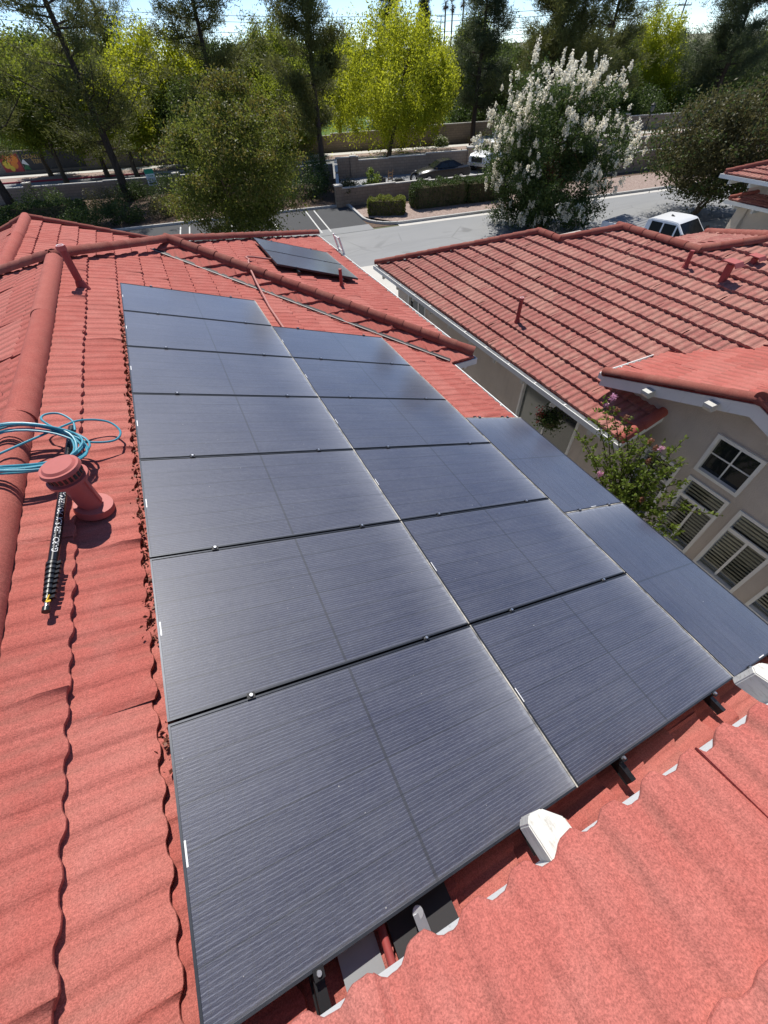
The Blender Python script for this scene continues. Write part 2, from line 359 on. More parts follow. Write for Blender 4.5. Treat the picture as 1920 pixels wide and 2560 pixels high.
def struct(name, vf, mat, **kw): o = mk(name, vf, mat, **kw); o['kind'] = 'structure'; return o
def text_vf(body, size, ext=.0):
    cu = bpy.data.curves.new('lettering', 'FONT'); cu.body = body; cu.size = size; cu.extrude = ext; cu.resolution_u = 3
    ob = bpy.data.objects.new('lettering', cu); link(ob); dg = bpy.context.evaluated_depsgraph_get()
    me = bpy.data.meshes.new_from_object(ob.evaluated_get(dg)); v = np.array([tuple(p.co) for p in me.vertices]); f = [tuple(p.vertices) for p in me.polygons]
    bpy.data.objects.remove(ob); bpy.data.curves.remove(cu); bpy.data.meshes.remove(me); return v, f

# ------------------------------------------------------------------ roofs of stone-coated sheets
LEN, EXPO = 7 * PITCH, .3475 / cT
def sheet_geo(seed, plan=0.0, amp=.016, rise=.034):
    r = random.Random(seed); nx = 84; rows = [0, .004, .10, .22, EXPO + .03]
    ph = [r.uniform(0, 6.28) for _ in range(6)]
    v = []; f = []; L = LEN + .028
    def sm(t): t = min(1, max(0, t)); return t * t * (3 - 2 * t)
    def prof(x):      # pressed rib: quick rise, leaning crown, long fall, small secondary rib in the pan
        t = (x / PITCH) % 1.
        main = sm(t / .26) * (1 - .12 * max(0, (t - .26) / .3)) if t < .5 else .904 * (1 - sm((t - .5) / .3))
        return main
    def rib(x): t = (x / PITCH) % 1.; return .26 * math.exp(-((t - .90) / .05) ** 2)
    for j, y in enumerate(rows):
        for i in range(nx + 1):
            x = L * i / nx; p = prof(x); t = y / rows[-1]
            wob = .007 * math.sin(5.2 * x + ph[0]) * (1 - t) + .004 * math.sin(17 * x + ph[1]) * math.sin(9 * y + ph[2])
            z = rise * (1 - t) + amp * (p + rib(x)) * (1 - .15 * t) + wob
            if j == 0: z -= .006
            lift = max(0, 1 - abs(x - L) / .06) * (.004 if seed < 6 else (.026) * math.sin(math.pi * min(1, y / .36 + .1 * seed - .5)) ** 2)
            yy = y - (.018 + plan) * p * (1 if j < 2 else 0) + .004 * math.sin(23 * x + ph[3]) * (j < 2)
            v.append((x, yy, z + lift))
    n = nx + 1; m = len(rows)
    for j in range(m - 1):
        for i in range(nx): f.append((j * n + i, j * n + i + 1, (j + 1) * n + i + 1, (j + 1) * n + i))
    b0 = len(v)       # butt skirt
    for i in range(n): x, y, z = v[i]; v.append((x, y + .004, max(.0, z - rise - .002)))
    for i in range(nx): f.append((b0 + i, b0 + i + 1, i + 1, i))
    s0 = len(v)       # side lip
    for j in range(m): x, y, z = v[j * n + nx]; v.append((x, y, z - .012))
    for j in range(m - 1): f.append((j * n + nx, s0 + j, s0 + j + 1, (j + 1) * n + nx))
    return v, f
SHEETS = {}
def sheet_mesh(seed, mat, plan=0.):
    key = (seed, mat, plan)
    if key not in SHEETS:
        v, f = sheet_geo(seed, plan, .023 if mat == 'tile_pale' else (.020 if plan else .0125), .058 if mat == 'tile_pale' else .034); me = bpy.data.meshes.new('roof_tile_sheet'); me.from_pydata(v, [], f); me.update(); me.materials.append(M[mat])
        me.polygons.foreach_set('use_smooth', [True] * len(f)); me.set_sharp_from_angle(angle=rad(50)); SHEETS[key] = me
    return SHEETS[key]
RNG = random.Random(7)
def roof_slope(house, h, O, poly, mat='tile', phase=0., sheets=True, deck='deck', crange=None, plan_eave=0., thick=.05):
    """h: horizontal downslope direction; O: point on a butt line of the tile base plane; poly: convex plan outline"""
    h = unit((*h, 0)); n = h * sT + V3(0, 0, cT); up = -h * cT + V3(0, 0, sT); a = np.cross(up, n); O = np.array(O, float)
    def q(p): w = V3(p[0] - O[0], p[1] - O[1], 0); return np.array([w @ a, (w @ -h) / cT])
    pl = [q(p) for p in poly]; cen = sum(pl) / len(pl)
    dk = [O + a * p[0] + up * p[1] - n * .006 for p in pl]
    slope = mk('roof_slope', prism(dk, -n * thick), deck, house)
    if not sheets: return slope
    edges = []
    for i in range(len(pl)):
        p0, p1 = pl[i], pl[(i + 1) % len(pl)]; e = p1 - p0; no = np.array([e[1], -e[0]]) / (np.linalg.norm(e) + 1e-9)
        if no @ (cen - p0) > 0: no = -no
        edges.append((p0, no))
    A0, A1 = min(p[0] for p in pl), max(p[0] for p in pl); B0, B1 = min(p[1] for p in pl), max(p[1] for p in pl)
    base = Matrix(((a[0], up[0], n[0], O[0]), (a[1], up[1], n[1], O[1]), (a[2], up[2], n[2], O[2]), (0, 0, 0, 1)))
    off = Matrix.Translation(Vector(-ORG[house]))
    k0, k1 = math.floor((B0 + .02) / EXPO), math.ceil((B1 - .02) / EXPO)
    for kk in range(k0, k1):
        s_ = (kk * .37 + phase + (.21 if kk % 2 else 0)) % LEN
        j0 = math.floor((A0 - s_) / LEN) - 1; j1 = math.ceil((A1 - s_) / LEN) + 1
        for j in range(j0, j1):
            x0, y0 = s_ + j * LEN, kk * EXPO
            cs = [np.array(c) for c in ((x0, y0), (x0 + LEN, y0), (x0 + LEN, y0 + EXPO), (x0, y0 + EXPO))]
            if any(all((c - p0) @ no > -1e-4 for c in cs) for p0, no in edges): continue
            inside = all((c - p0) @ no <= .025 for c in cs for p0, no in edges)
            seed = RNG.randrange(9); pe = (plan_eave if kk == k0 else 1e-4) if plan_eave else 0.
            jit = Matrix.Translation((0, RNG.uniform(-.004, .004), RNG.uniform(0, .003))) @ Matrix.Rotation(RNG.uniform(-.0035, .0035), 4, 'Z')
            loc = base @ Matrix.Translation((x0, y0, 0)) @ jit
            if inside: me = sheet_mesh(seed, mat, pe)
            else:
                bm = bmesh.new(); bm.from_mesh(sheet_mesh(seed, mat, pe))
                for p0, no in edges:
                    pc = p0 - np.array([x0, y0])
                    bmesh.ops.bisect_plane(bm, geom=bm.verts[:] + bm.edges[:] + bm.faces[:], plane_co=(pc[0] + no[0] * .02, pc[1] + no[1] * .02, 0), plane_no=(no[0], no[1], 0), clear_outer=True)
                if len(bm.faces) < 6 or sum(f.calc_area() for f in bm.faces) < .004: bm.free(); continue
                me = bpy.data.meshes.new('roof_tile_sheet'); bm.to_mesh(me); bm.free(); me.materials.clear(); me.materials.append(M[mat])
            o = bpy.data.objects.new('roof_tile_sheet', me); link(o); o.parent = slope; o.matrix_basis = off @ loc
    return slope
def barrel_geo(L, r, flat=False, arc=200, taper=.9, n=12):
    v = []; f = []
    for i, (x, rr) in enumerate(((0, r), (.02, r * 1.01), (L, r * taper))):
        for k_ in range(n + 1):
            a_ = rad(90 + arc / 2 - arc * k_ / n); v.append((x, rr * math.cos(a_), rr * math.sin(a_)))
    m = n + 1
    for i in range(2):
        for k_ in range(n): f.append((i * m + k_, (i + 1) * m + k_, (i + 1) * m + k_ + 1, i * m + k_ + 1))
    b0 = len(v)
    for k_ in range(m): x, y, z = v[k_]; v.append((x + .003, y * .86, z * .86))   # lip so that the end has thickness
    for k_ in range(n): f.append((b0 + k_, k_, k_ + 1, b0 + k_ + 1))
    return v, f
BARR = {}
def caps(house, p0, p1, r=.095, L=.36, mat='cap', name='ridge_cap', taper=.88, lift=0., endcap=False):
    """barrel caps from the low end p0 to the high end p1, the low ones lapped by nothing, each over the next"""
    p0, p1 = np.array(p0, float), np.array(p1, float); D = np.linalg.norm(p1 - p0); cnt = max(1, round(D / L)); L = D / cnt
    key = (round(L, 3), r, mat, taper)
    if key not in BARR:
        v, f = barrel_geo(L + .05, r, taper=taper); me = bpy.data.meshes.new(name); me.from_pydata(v, [], f); me.update(); me.materials.append(M[mat])
        me.polygons.foreach_set('use_smooth', [True] * len(f)); me.set_sharp_from_angle(angle=rad(50)); BARR[key] = me
    x = unit(p1 - p0); y = unit(np.cross((0, 0, 1), x)); z = np.cross(x, y)
    for i in range(cnt):
        o = bpy.data.objects.new(name, BARR[key]); link(o); o.parent = house
        c = p0 + (p1 - p0) * i / cnt - ORG[house] + z * (RNG.uniform(-.003, .003) + lift)
        o.matrix_basis = Matrix(((x[0], y[0], z[0], c[0]), (x[1], y[1], z[1], c[1]), (x[2], y[2], z[2], c[2]), (0, 0, 0, 1))) @ Matrix.Rotation(RNG.uniform(-.03, .03), 4, 'X') @ Matrix.Rotation(RNG.uniform(-.008, .008), 4, 'Z')
    if endcap: mk('cap_end', cyl(p0 - x * .004, p0 + x * .02, r * .97, n=18), mat, house)
def gutter(house, path, outward, name='gutter', w=.11, hgt=.10, th=.006):
    """open trough along a straight path; path is the inner top edge, outward the horizontal unit away from the house"""
    a, b = [np.array(p, float) for p in path]; o = np.array((*outward, 0), float); zz = V3(0, 0, 1); m = MB(); d = b - a
    m.add(obox(a + o * .0 - zz * hgt, d, o * th, zz * hgt)); m.add(obox(a + o * th - zz * hgt, d, o * (w - 2 * th), zz * th))
    m.add(obox(a + o * (w - th) - zz * hgt, d, o * th, zz * hgt)); m.add(obox(a + o * (w - .016) , d, o * .018, zz * .010))
    m.add(obox(a + o * th - zz * hgt * .9, unit(d) * .005, o * (w - 2 * th), zz * hgt * .85)); m.add(obox(b - unit(d) * .005 + o * th - zz * hgt * .9, unit(d) * .005, o * (w - 2 * th), zz * hgt * .85))
    g = mk(name, m, 'white', house)
    L = np.linalg.norm(d); k_ = 0
    while .5 + k_ * .9 < L - .1:
        c = a + unit(d) * (.5 + k_ * .9); mk('gutter_strap', obox(c - zz * .002 + o * .008, unit(d) * .025, o * (w - .02), zz * .004), 'white', g); k_ += 1
    return g
def wall_face(house, O, ax, L, H, holes, depth=.14, mat='stucco', nrm=None, name='wall'):
    """upright wall face from corner O along unit ax; holes (s0,s1,z0,z1); reveals go inward (-nrm)"""
    O = np.array(O, float); ax = unit(ax); zz = V3(0, 0, 1); nrm = unit(nrm); m = MB()
    S = sorted({0, L, *[v for h in holes for v in h[:2]]}); Zs = sorted({0, H, *[v for h in holes for v in h[2:]]})
    flip = np.dot(np.cross(ax, zz), nrm) < 0
    def quad(p, q, r, s): m.add(([p, q, r, s], [(0, 1, 2, 3) if not flip else (3, 2, 1, 0)]))
    for i in range(len(S) - 1):
        for j in range(len(Zs) - 1):
            cx, cz = (S[i] + S[i + 1]) / 2, (Zs[j] + Zs[j + 1]) / 2
            if any(h[0] < cx < h[1] and h[2] < cz < h[3] for h in holes): continue
            quad(*[O + ax * s + zz * z for s, z in ((S[i], Zs[j]), (S[i + 1], Zs[j]), (S[i + 1], Zs[j + 1]), (S[i], Zs[j + 1]))])
    for s0, s1, z0, z1 in holes:
        c = [O + ax * s + zz * z for s, z in ((s0, z0), (s1, z0), (s1, z1), (s0, z1))]; b = [p - nrm * depth for p in c]
        for i in range(4): j = (i + 1) % 4; quad(c[j], c[i], b[i], b[j])
    return mk(name, m, mat, house)
def window(house, O, ax, nrm, w, h, style, trim=.055):
    """trim frame proud of the wall, recessed panes, optional mullions and shutters behind the glass"""
    O = np.array(O, float); ax = unit(ax); nrm = unit(nrm); zz = V3(0, 0, 1); m = MB()
    def bar(s0, s1, z0, z1, d0, d1): return obox(O + ax * s0 + zz * z0 - nrm * d1, ax * (s1 - s0), zz * (z1 - z0), nrm * (d1 - d0))
    m.add(bar(-trim * .3, trim * .7, -trim * .3, h + trim * .3, -.025, .09)); m.add(bar(w - trim * .7, w + trim * .3, -trim * .3, h + trim * .3, -.025, .09))
    m.add(bar(trim * .7, w - trim * .7, -trim * .3, trim * .7, -.025, .09)); m.add(bar(trim * .7, w - trim * .7, h - trim * .7, h + trim * .3, -.025, .09))
    fr = mk('window', m, 'white', house)
    t = trim * .7
    def pane(s0, s1, z0, z1, mat, d=.055): return mk('pane', bar(s0, s1, z0, z1, d, d + .006), mat, fr)
    def mull(s0, s1, z0, z1, d=.045): return mk('mullion', bar(s0, s1, z0, z1, d, d + .03), 'white', fr)
    def slats(s0, s1, z0, z1, mat, step=.075):
        k_ = 0
        while z0 + k_ * step + .05 < z1:
            z = z0 + k_ * step; mk('shutter_slat', obox(O + ax * s0 + zz * z - nrm * .115, ax * (s1 - s0), zz * .05 + nrm * .028, nrm * .008 - zz * .004), mat, fr); k_ += 1
    if style == 'four':
        mull(w / 2 - .011, w / 2 + .011, t, h - t); mull(t, w / 2 - .011, h / 2 - .011, h / 2 + .011); mull(w / 2 + .011, w - t, h / 2 - .011, h / 2 + .011)
        for a0, a1 in ((t, w / 2 - .011), (w / 2 + .011, w - t)):
            for b0, b1 in ((t, h / 2 - .011), (h / 2 + .011, h - t)): pane(a0, a1, b0, b1, 'glass')
    elif style == 'tall':
        zt = h - .43; mull(t, w - t, zt - .035, zt + .035, .02); mull(w / 2 - .02, w / 2 + .02, t, zt - .035, .035)
        clear = 'clearish'
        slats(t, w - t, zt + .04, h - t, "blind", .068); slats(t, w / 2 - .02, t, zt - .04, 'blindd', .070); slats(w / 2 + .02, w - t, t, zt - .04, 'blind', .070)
        pane(t, w - t, zt + .035, h - t, clear, .06); pane(t, w / 2 - .02, t, zt - .035, clear, .06); pane(w / 2 + .02, w - t, t, zt - .035, clear, .06)
        mk('room', obox(O + ax * t + zz * t - nrm * .2, ax * (w - 2 * t), zz * (h - 2 * t), nrm * .01), 'darkgap', fr)  # dark board painting in the unlit room behind the slats
    elif style == 'pair':
        mull(w / 2 - .03, w / 2 + .03, t, h - t); pane(t, w / 2 - .03, t, h - t, 'glass'); pane(w / 2 + .03, w - t, t, h - t, 'glass')
    elif style == 'slider':
        mull(w * .5 - .025, w * .5 + .025, t, h - t, .035); pane(t, w * .5 - .025, t, h - t, 'glass'); pane(w * .5 + .025, w - t, t, h - t, 'glassgrey')
    return fr
def clear_mat():
    b = NB('window_glass'); b.col((.9, .92, .9)); b.set(.03, 0, .5); b.p.inputs['Transmission Weight'].default_value = 1; b.p.inputs['IOR'].default_value = 1.05
    gl = b.node('ShaderNodeBsdfGlossy'); gl.inputs['Roughness'].default_value = .04; tp = b.node('ShaderNodeBsdfTransparent'); tp.inputs[0].default_value = (.88, .90, .88, 1)
    fz = b.node('ShaderNodeFresnel'); fz.inputs[0].default_value = 1.22; mx = b.node('ShaderNodeMixShader'); b.link(fz.outputs[0], mx.inputs[0]); b.link(tp.outputs[0], mx.inputs[1]); b.link(gl.outputs[0], mx.inputs[2])
    b.link(mx.outputs[0], b.n['Material Output'].inputs[0]); return b.m
M['clearish'] = clear_mat()
# ================================================================== GROUND, ROADS
def poly_sheet(pts, z): return [(p[0], p[1], z) for p in pts], [tuple(range(len(pts)))]
def xy(px, py): p = gnd(px, py); return (p[0], p[1])
struct('ground', poly_sheet([(-3000, -3000), (3000, -3000), (3000, 3000), (-3000, 3000)], GZ - .02), 'land')
FD = unit((math.cos(rad(-16.5)), math.sin(rad(-16.5)), 0)); FN = np.array((-FD[1], FD[0], 0))     # far road direction and its far side
ND = unit((math.cos(rad(-7.5)), math.sin(rad(-7.5)), 0)); NN = np.array((-ND[1], ND[0], 0))       # near street
F0 = V3(17.95, 54.1, GZ)     # a point of the far kerb of the far road
N0 = V3(13.2, 29.1, GZ)      # a point of the far kerb of the near street
def fr_pt(s, t, z=0): return F0 + FD * s + FN * t + V3(0, 0, z)
def nr_pt(s, t, z=0): return N0 + ND * s + NN * t + V3(0, 0, z)
struct('lawn', ([fr_pt(-160, 5.2, .03), fr_pt(160, 5.2, .03), fr_pt(160, 60, .03), fr_pt(-160, 60, .03)], [(0, 1, 2, 3)]), 'grass')
struct('planting_bed', ([fr_pt(-160, -9.4, .004), fr_pt(160, -9.4, .004), nr_pt(150, 0, .004), nr_pt(-150, 0, .004)][::-1], [(0, 1, 2, 3)]), 'soil')
struct('main_road', ([fr_pt(-160, -9.2, .012), fr_pt(160, -9.2, .012), fr_pt(160, 0, .012), fr_pt(-160, 0, .012)], [(0, 1, 2, 3)]), 'roadpale')
struct('near_street', ([nr_pt(-60, -40, .0), nr_pt(90, -40, .0), nr_pt(90, -.35, .0), nr_pt(-60, -.35, .0)], [(0, 1, 2, 3)]), 'asphalt')
def kerb(name, path, mat, w=.16, h=.14):
    m = MB()
    for p, q in zip(path[:-1], path[1:]):
        p, q = np.array(p, float), np.array(q, float); d = q - p; s_ = unit((-d[1], d[0], 0)) * w
        m.add(obox(p, d + unit(d) * .01, s_, V3(0, 0, h)))
    o = mk(name, m, mat); o['kind'] = 'structure'; return o
kerb('kerb', [fr_pt(-160, 0), fr_pt(-46, 0)], 'curb'); kerb('kerb', [fr_pt(-46, 0), fr_pt(-17, 0)], 'redcurb'); kerb('kerb', [fr_pt(-17, 0), fr_pt(160, 0)], 'curb')
struct('sidewalk', ([fr_pt(-160, 2.5, .125), fr_pt(160, 2.5, .125), fr_pt(160, 4., .125), fr_pt(-160, 4., .125)], [(0, 1, 2, 3)]), 'concrete')
struct('verge', ([fr_pt(-160, .16, .11), fr_pt(160, .16, .11), fr_pt(160, 2.5, .11), fr_pt(-160, 2.5, .11)], [(0, 1, 2, 3)]), 'gravel')
struct('verge', ([fr_pt(-160, 4., .10), fr_pt(160, 4., .10), fr_pt(160, 5.2, .10), fr_pt(-160, 5.2, .10)], [(0, 1, 2, 3)]), 'soil')
# near street: kerb with the parking bay cut in
K1 = np.array((*xy(628, 447)[:2], GZ)); BAYC = V3(12.75, 34.6, GZ)
curve = [nr_pt(90, 0), nr_pt(2.4, 0)] + [nr_pt(2.4 - 2.3 * math.sin(a), 2.3 - 2.3 * math.cos(a)) for a in np.linspace(.2, 1.5, 7)]
bay_r = curve[-1]; bay_far = nr_pt(.1, 6.1)
kerb('kerb', [p for p in curve] + [bay_far], 'curb', w=-.16)
kerb('kerb', [bay_far, nr_pt(-2.95, 6.35)], 'curb', w=-.16)
kerb('kerb', [nr_pt(-2.95, 6.35), nr_pt(-60, 8.6)], 'curb', w=-.16)
struct('gutter_pan', strip([p - NN * .28 + V3(0, 0, .006) for p in curve[:3]], .26), 'concrete')
struct('parking_bay', ([nr_pt(.1, 6.1, .008), nr_pt(-60, 8.6, .008), nr_pt(-60, -.4, .008), nr_pt(.1, -.4, .008)], [(0, 1, 2, 3)]), 'seal')
struct('street_apron', ([nr_pt(.2, .9, .012), nr_pt(-60, .9, .012), nr_pt(-60, -.4, .012), nr_pt(.2, -.4, .012)], [(0, 1, 2, 3)]), 'roadpale')
for s in (-2.55, -3.15, -5.75, -8.6, -11.4, -12.0):
    struct('bay_marking', ([nr_pt(s, .3, .016), nr_pt(s + .09, .3, .016), nr_pt(s + .09, 6.0, .016), nr_pt(s, 6.0, .016)][::-1], [(0, 1, 2, 3)]), 'paint')
struct('planter_soil', ([nr_pt(2.0, .18, .10), nr_pt(90, .18, .10), nr_pt(90, 4.2, .10), nr_pt(.25, 4.4, .10), nr_pt(.25, 2.5, .10)], [(0, 1, 2, 3, 4)]), 'gravel')
struct('driveway', poly_sheet([(8.9, 14.5), (11.6, 14.5), (11.0, 22.6), (9.7, 22.8)], GZ + .012), 'concrete')
struct('driveway', poly_sheet([(25.2, 11), (36, 11), (36, 18.4), (26.5, 19.2)], GZ + .012), 'concrete')
struct('side_yard', poly_sheet([(4.6, -6), (7.8, -6), (7.8, 14.5), (4.6, 14.5)], GZ + .010), 'concrete')

# ================================================================== OUR HOUSE
HA = thing('house', 'red-tiled house under the solar panels, its roof filling the foreground', 'house', (2, 5, GZ))
def ztile(x): return (-.17 - sT * x) / cT          # tile base plane of the main slope
XR, YA = -.83, 8.58
HIPK, VALK = 9.41, 10.47
cx_, cy_ = (VALK - HIPK) / 2, (VALK + HIPK) / 2
roof_slope(HA, (1, 0), (-.452, 0, ztile(-.452)), [(XR, -.52), (XR, YA), (cx_, cy_), (4.64, VALK - 4.64), (4.64, -.52)], phase=.3)
roof_slope(HA, (-1, 0), (XR - .25, 0, ztile(XR) - .25 * tT), [(XR, -.52), (XR, YA), (-4.6, YA + (XR + 4.6)), (-4.6, -.52)], mat='tile', phase=.1)
HQ = 11.08; hx_, hy_ = (HQ - HIPK) / 2, (HQ + HIPK) / 2; XE = 5.13; YE = HQ - XE; ZE = -1.765
roof_slope(HA, (1, 0), (XE, 0, ZE), [(XE, YE), (hx_, hy_), (XE, XE + HIPK)], phase=.55)
roof_slope(HA, (0, -1), (4.7, YE - .12, ztile(4.64) - .01), [(4.62, YE - .12), (XE, YE - .12), (XE, YE), (hx_, hy_), (cx_ - .02, cy_)], phase=.2)
roof_slope(HA, (0, 1), (0, YA, ztile(XR) - .05), [(XR, YA), (hx_, hy_), (XE, XE + HIPK), (-6.4, YA + 5.8), (-4.6, YA + 3.93)], sheets=False)
# wing behind on the left, with a gable end
ZB = -.43; XB = -2.12; YB = 14.86
roof_slope(HA, (1, 0), (XB + .30, 0, ZB - .30 * tT), [(XB, 9.4), (XB, YB), (2.9, YB), (2.9, 11.4)], phase=.8)
roof_slope(HA, (-1, 0), (XB - .3, 0, ZB - .30 * tT), [(XB, 9.4), (XB, YB), (-5.0, YB), (-5.0, 12.)], phase=.8)
caps(HA, (XB, YB + .05, ZB + .01), (XB, 9.4, ZB + .01), r=.112, L=1.8, mat='trim', taper=.98)
for sx, xe in ((1, 2.9), (-1, -5.0)):
    caps(HA, (xe, YB, ZB - abs(xe - XB) * tT + .05), (XB, YB, ZB + .05), r=.075, L=.36)
# ridge and hips of the main roof
caps(HA, (XR, -.5, ztile(XR) + .01), (XR, YA - .1, ztile(XR) + .01), r=.112, L=2.1, mat='trim', taper=.99)
zA = ztile(XR) + .06; zC = ZE + (XE - hx_) * tT + .07
caps(HA, (hx_, hy_, zC), (XR, YA, zA), r=.10)
caps(HA, (XE + .05, XE + HIPK + .05, ZE + .07), (hx_, hy_, zC), r=.095)
caps(HA, (XE + .06, YE - .06, ZE + .09), (hx_, hy_, zC + .02), r=.105)
caps(HA, (-4.6, YA + (XR + 4.6), ztile(XR) + .06 - (XR + 4.6) * tT), (XR, YA, zA), r=.10)
# valley metal
def valley(p0, p1, w, mat, name='valley_flashing', dz=0.):
    p0, p1 = np.array(p0, float), np.array(p1, float); d = p1 - p0; s_ = unit(np.cross(d, (0, 0, 1))); up = V3(0, 0, 1)
    return mk(name, obox(p0 - s_ * w + up * dz, d, s_ * 2 * w, up * .006), mat, HA)
va, vb = V3(cx_ - .05, cy_ + .05, ztile(cx_) + .052), V3(4.64, VALK - 4.64, ztile(4.64) + .052)
valley(va, vb, .010, 'galvpale', dz=.012); valley(va + (.04, .04, -.004), vb + (.04, .04, -.004), .04, 'darkgap')
# eaves
gutter(HA, [(4.64, VALK - 4.64 - .02, -1.755), (4.64, -.6, -1.755)], (1, 0))
gutter(HA, [(XE, YE - .1, ZE - .01), (XE, XE + HIPK + .05, ZE - .01)], (1, 0))
gutter(HA, [(XE + .11, YE - .02, ZE - .01), (4.66, YE - .02, ZE - .01)], (0, -1))
mk('fascia', box((4.58, -.55, -1.95), (4.63, 5.8, -1.78)), 'white', HA); mk('fascia', box((XE - .06, YE, -2.0), (XE - .01, 14.5, ZE)), 'white', HA)
m = MB(); m.box((4.15, -6, GZ), (4.28, 5.95, -1.7)); m.box((4.55, 6.35, GZ), (4.68, 14.1, -1.75)); m.box((4.15, 5.95, GZ), (4.68, 6.1, -1.75)); m.box((-5, 14.0, GZ), (4.5, 14.12, -1.9)); m.box((-4.3, -6, GZ), (-4.2, 12, -1.3))
mk('wall', m, 'stucco', HA)
# the upper roof the photographer stands on
ZU, YU = .535, -.048
roof_slope(HA, (0, 1), (0, YU, ZU), [(-1.6, YU), (6.2, YU), (6.2, -3.2), (-1.6, -3.2)], phase=.47, plan_eave=.008)
mk('fascia', obox((-1.6, YU - .035, ZU - .16), (7.8, 0, 0), (0, .037, 0), (0, 0, .165)), 'white', HA)
mk('soffit', obox((-1.6, -.52, ZU + .0), (7.8, 0, 0), (0, .46, -.13), (0, 0, .02)), 'white', HA)
mk('wall', box((-1.6, -.62, GZ), (6.2, -.50, ZU + .05)), 'stucco2', HA)
for i, x in enumerate((1.21, 2.24, 3.3, 4.4)):
    w2 = .054; y0, y1 = -.5, YU + .115; zt = ZU - .03
    pl_ = [(x - w2, y0), (x + w2, y0), (x + w2, y1 - .05), (x + w2 - .045, y1 - .004), (x - w2 + .02, y1), (x - w2, y1 - .02)]
    top_ = [(p[0], p[1], zt + .03 + (YU - p[1]) * tT) for p in pl_]; mk('rafter_tail', prism(top_, (0, 0, -.125)), 'rafter', HA, bevel=.004)
# plumbing vent, exhaust vent, small pipe on the far slope
def standpipe(house, base, top, r, mat, collar=True, cap=True, name='vent_pipe'):
    base, top = np.array(base, float), np.array(top, float); d = unit(top - base)
    o = mk(name, cyl(base, top, r, n=18), mat, house, smooth=True)
    if collar: mk('flashing_cone', cyl(base - d * .03, base + d * .10, r * 1.9, r * 1.12, n=18), mat, o, smooth=True)
    if cap:
        mk('pipe_cap', cyl(top - d * .035, top + d * .02, r * 1.28, n=20), 'coral', o, smooth=True); mk('cap_rim', MB().add(tube([top + d * .021 + r * .85 * np.array((math.cos(a), math.sin(a), 0)) for a in np.linspace(0, 2 * math.pi, 17)], .005, 5, False)), 'sticker', o)
    return o
PB = V3(-.48, 7.46, 0); PB[2] = ztile(PB[0]) + .01
standpipe(HA, PB, PB + (0, 0, .50), .047, 'redpaint')
b_ = onroof(738, 617, -.02); standpipe(HA, b_ + (0, 0, -.05), b_ + (0, 0, .33), .036, 'redpaint', cap=False)
EV = V3(-.335, 2.78, 0); EV[2] = ztile(EV[0]) + .035
nrm = N1P
ev = mk('exhaust_vent', cyl(EV - V3(0, 0, .02), EV + V3(0, 0, .36), .068, n=28), 'coral', HA, smooth=True)
mk('vent_flange', cyl(EV + nrm * .0, EV + nrm * .05, .125, .118, n=32), 'coral', ev, smooth=True)
mk('vent_sleeve', obox(EV + (.03, -.02, .05), (.045, 0, 0), (0, .045, 0), (0, 0, .24)), 'coral', ev)
T0 = EV + V3(0, 0, .30)
mk('vent_collar', cyl(T0, T0 + (0, 0, .02), .125, .125, n=32), 'coral', ev, smooth=True)
mk('vent_drum', cyl(T0 + (0, 0, .02), T0 + (0, 0, .085), .098, .108, n=32), 'coral', ev, smooth=True)
mk('vent_hood', cyl(T0 + (0, 0, .085), T0 + (0, 0, .108), .122, .115, n=36), 'coral', ev, smooth=True)
mk('vent_top', cyl(T0 + (0, 0, .108), T0 + (0, 0, .122), .100, .085, n=36), 'coral', ev, smooth=True)
for k_ in range(22):
    a = 2 * math.pi * k_ / 22; c = T0 + V3(.104 * math.cos(a), .104 * math.sin(a), .035); t_ = V3(-math.sin(a), math.cos(a), 0)
    mk('vent_slot', obox(c - t_ * .009, t_ * .018, V3(math.cos(a), math.sin(a), 0) * .004, (0, 0, .034)), 'blackplastic', ev)
# painted conduit over the hip
z_on = lambda x, off: (off - sT * x) / cT
cond = [V3(2.78, 10.05, z_on(2.78, .06)), V3(2.34, 10.0, z_on(2.34, .05)), V3(2.20, 9.93, z_on(2.2, .05)), V3(2.15, 9.80, z_on(2.15, .06)), V3(2.18, 9.60, z_on(2.18, .08)),
        V3(2.10, 9.25, z_on(2.1, .13)), V3(2.06, 8.95, z_on(2.06, .06)), V3(2.04, 8.45, z_on(2.04, -.03)), V3(1.99, 7.4, z_on(1.99, -.09)), V3(1.98, 6.25, z_on(1.98, -.10))]
mk('conduit', tube(cond, .019, 10), 'conduit', HA, smooth=True)
# debris along the step beside the panels
def scatter_leaves(name, pts, size, mat, parent=None, seed=1, asp=.55, flat=0., shape='diamond'):
    rg = np.random.default_rng(seed); N = len(pts); P = np.array(pts, float)
    if parent is not None: P = P - ORG[parent]
    sz = size * rg.uniform(.6, 1.35, N)
    nn = rg.normal(size=(N, 3)); nn[:, 2] += flat; nn /= np.linalg.norm(nn, axis=1)[:, None]
    t = rg.normal(size=(N, 3)); t -= (t * nn).sum(1)[:, None] * nn; t /= np.linalg.norm(t, axis=1)[:, None]; b = np.cross(nn, t)
    sz = sz[:, None]
    if shape == 'diamond':
        Vv = np.stack([P - t * sz * .5, P + b * sz * asp * .5 + nn * sz * .06, P + t * sz * .5, P - b * sz * asp * .5 + nn * sz * .06], 1); kf = 4
    else: Vv = np.stack([P - b * sz * asp * .5, P + b * sz * asp * .5, P + t * sz], 1); kf = 3
    return bulk(name, Vv.reshape(-1, 3), kf, N, rg.random(N), mat, parent)
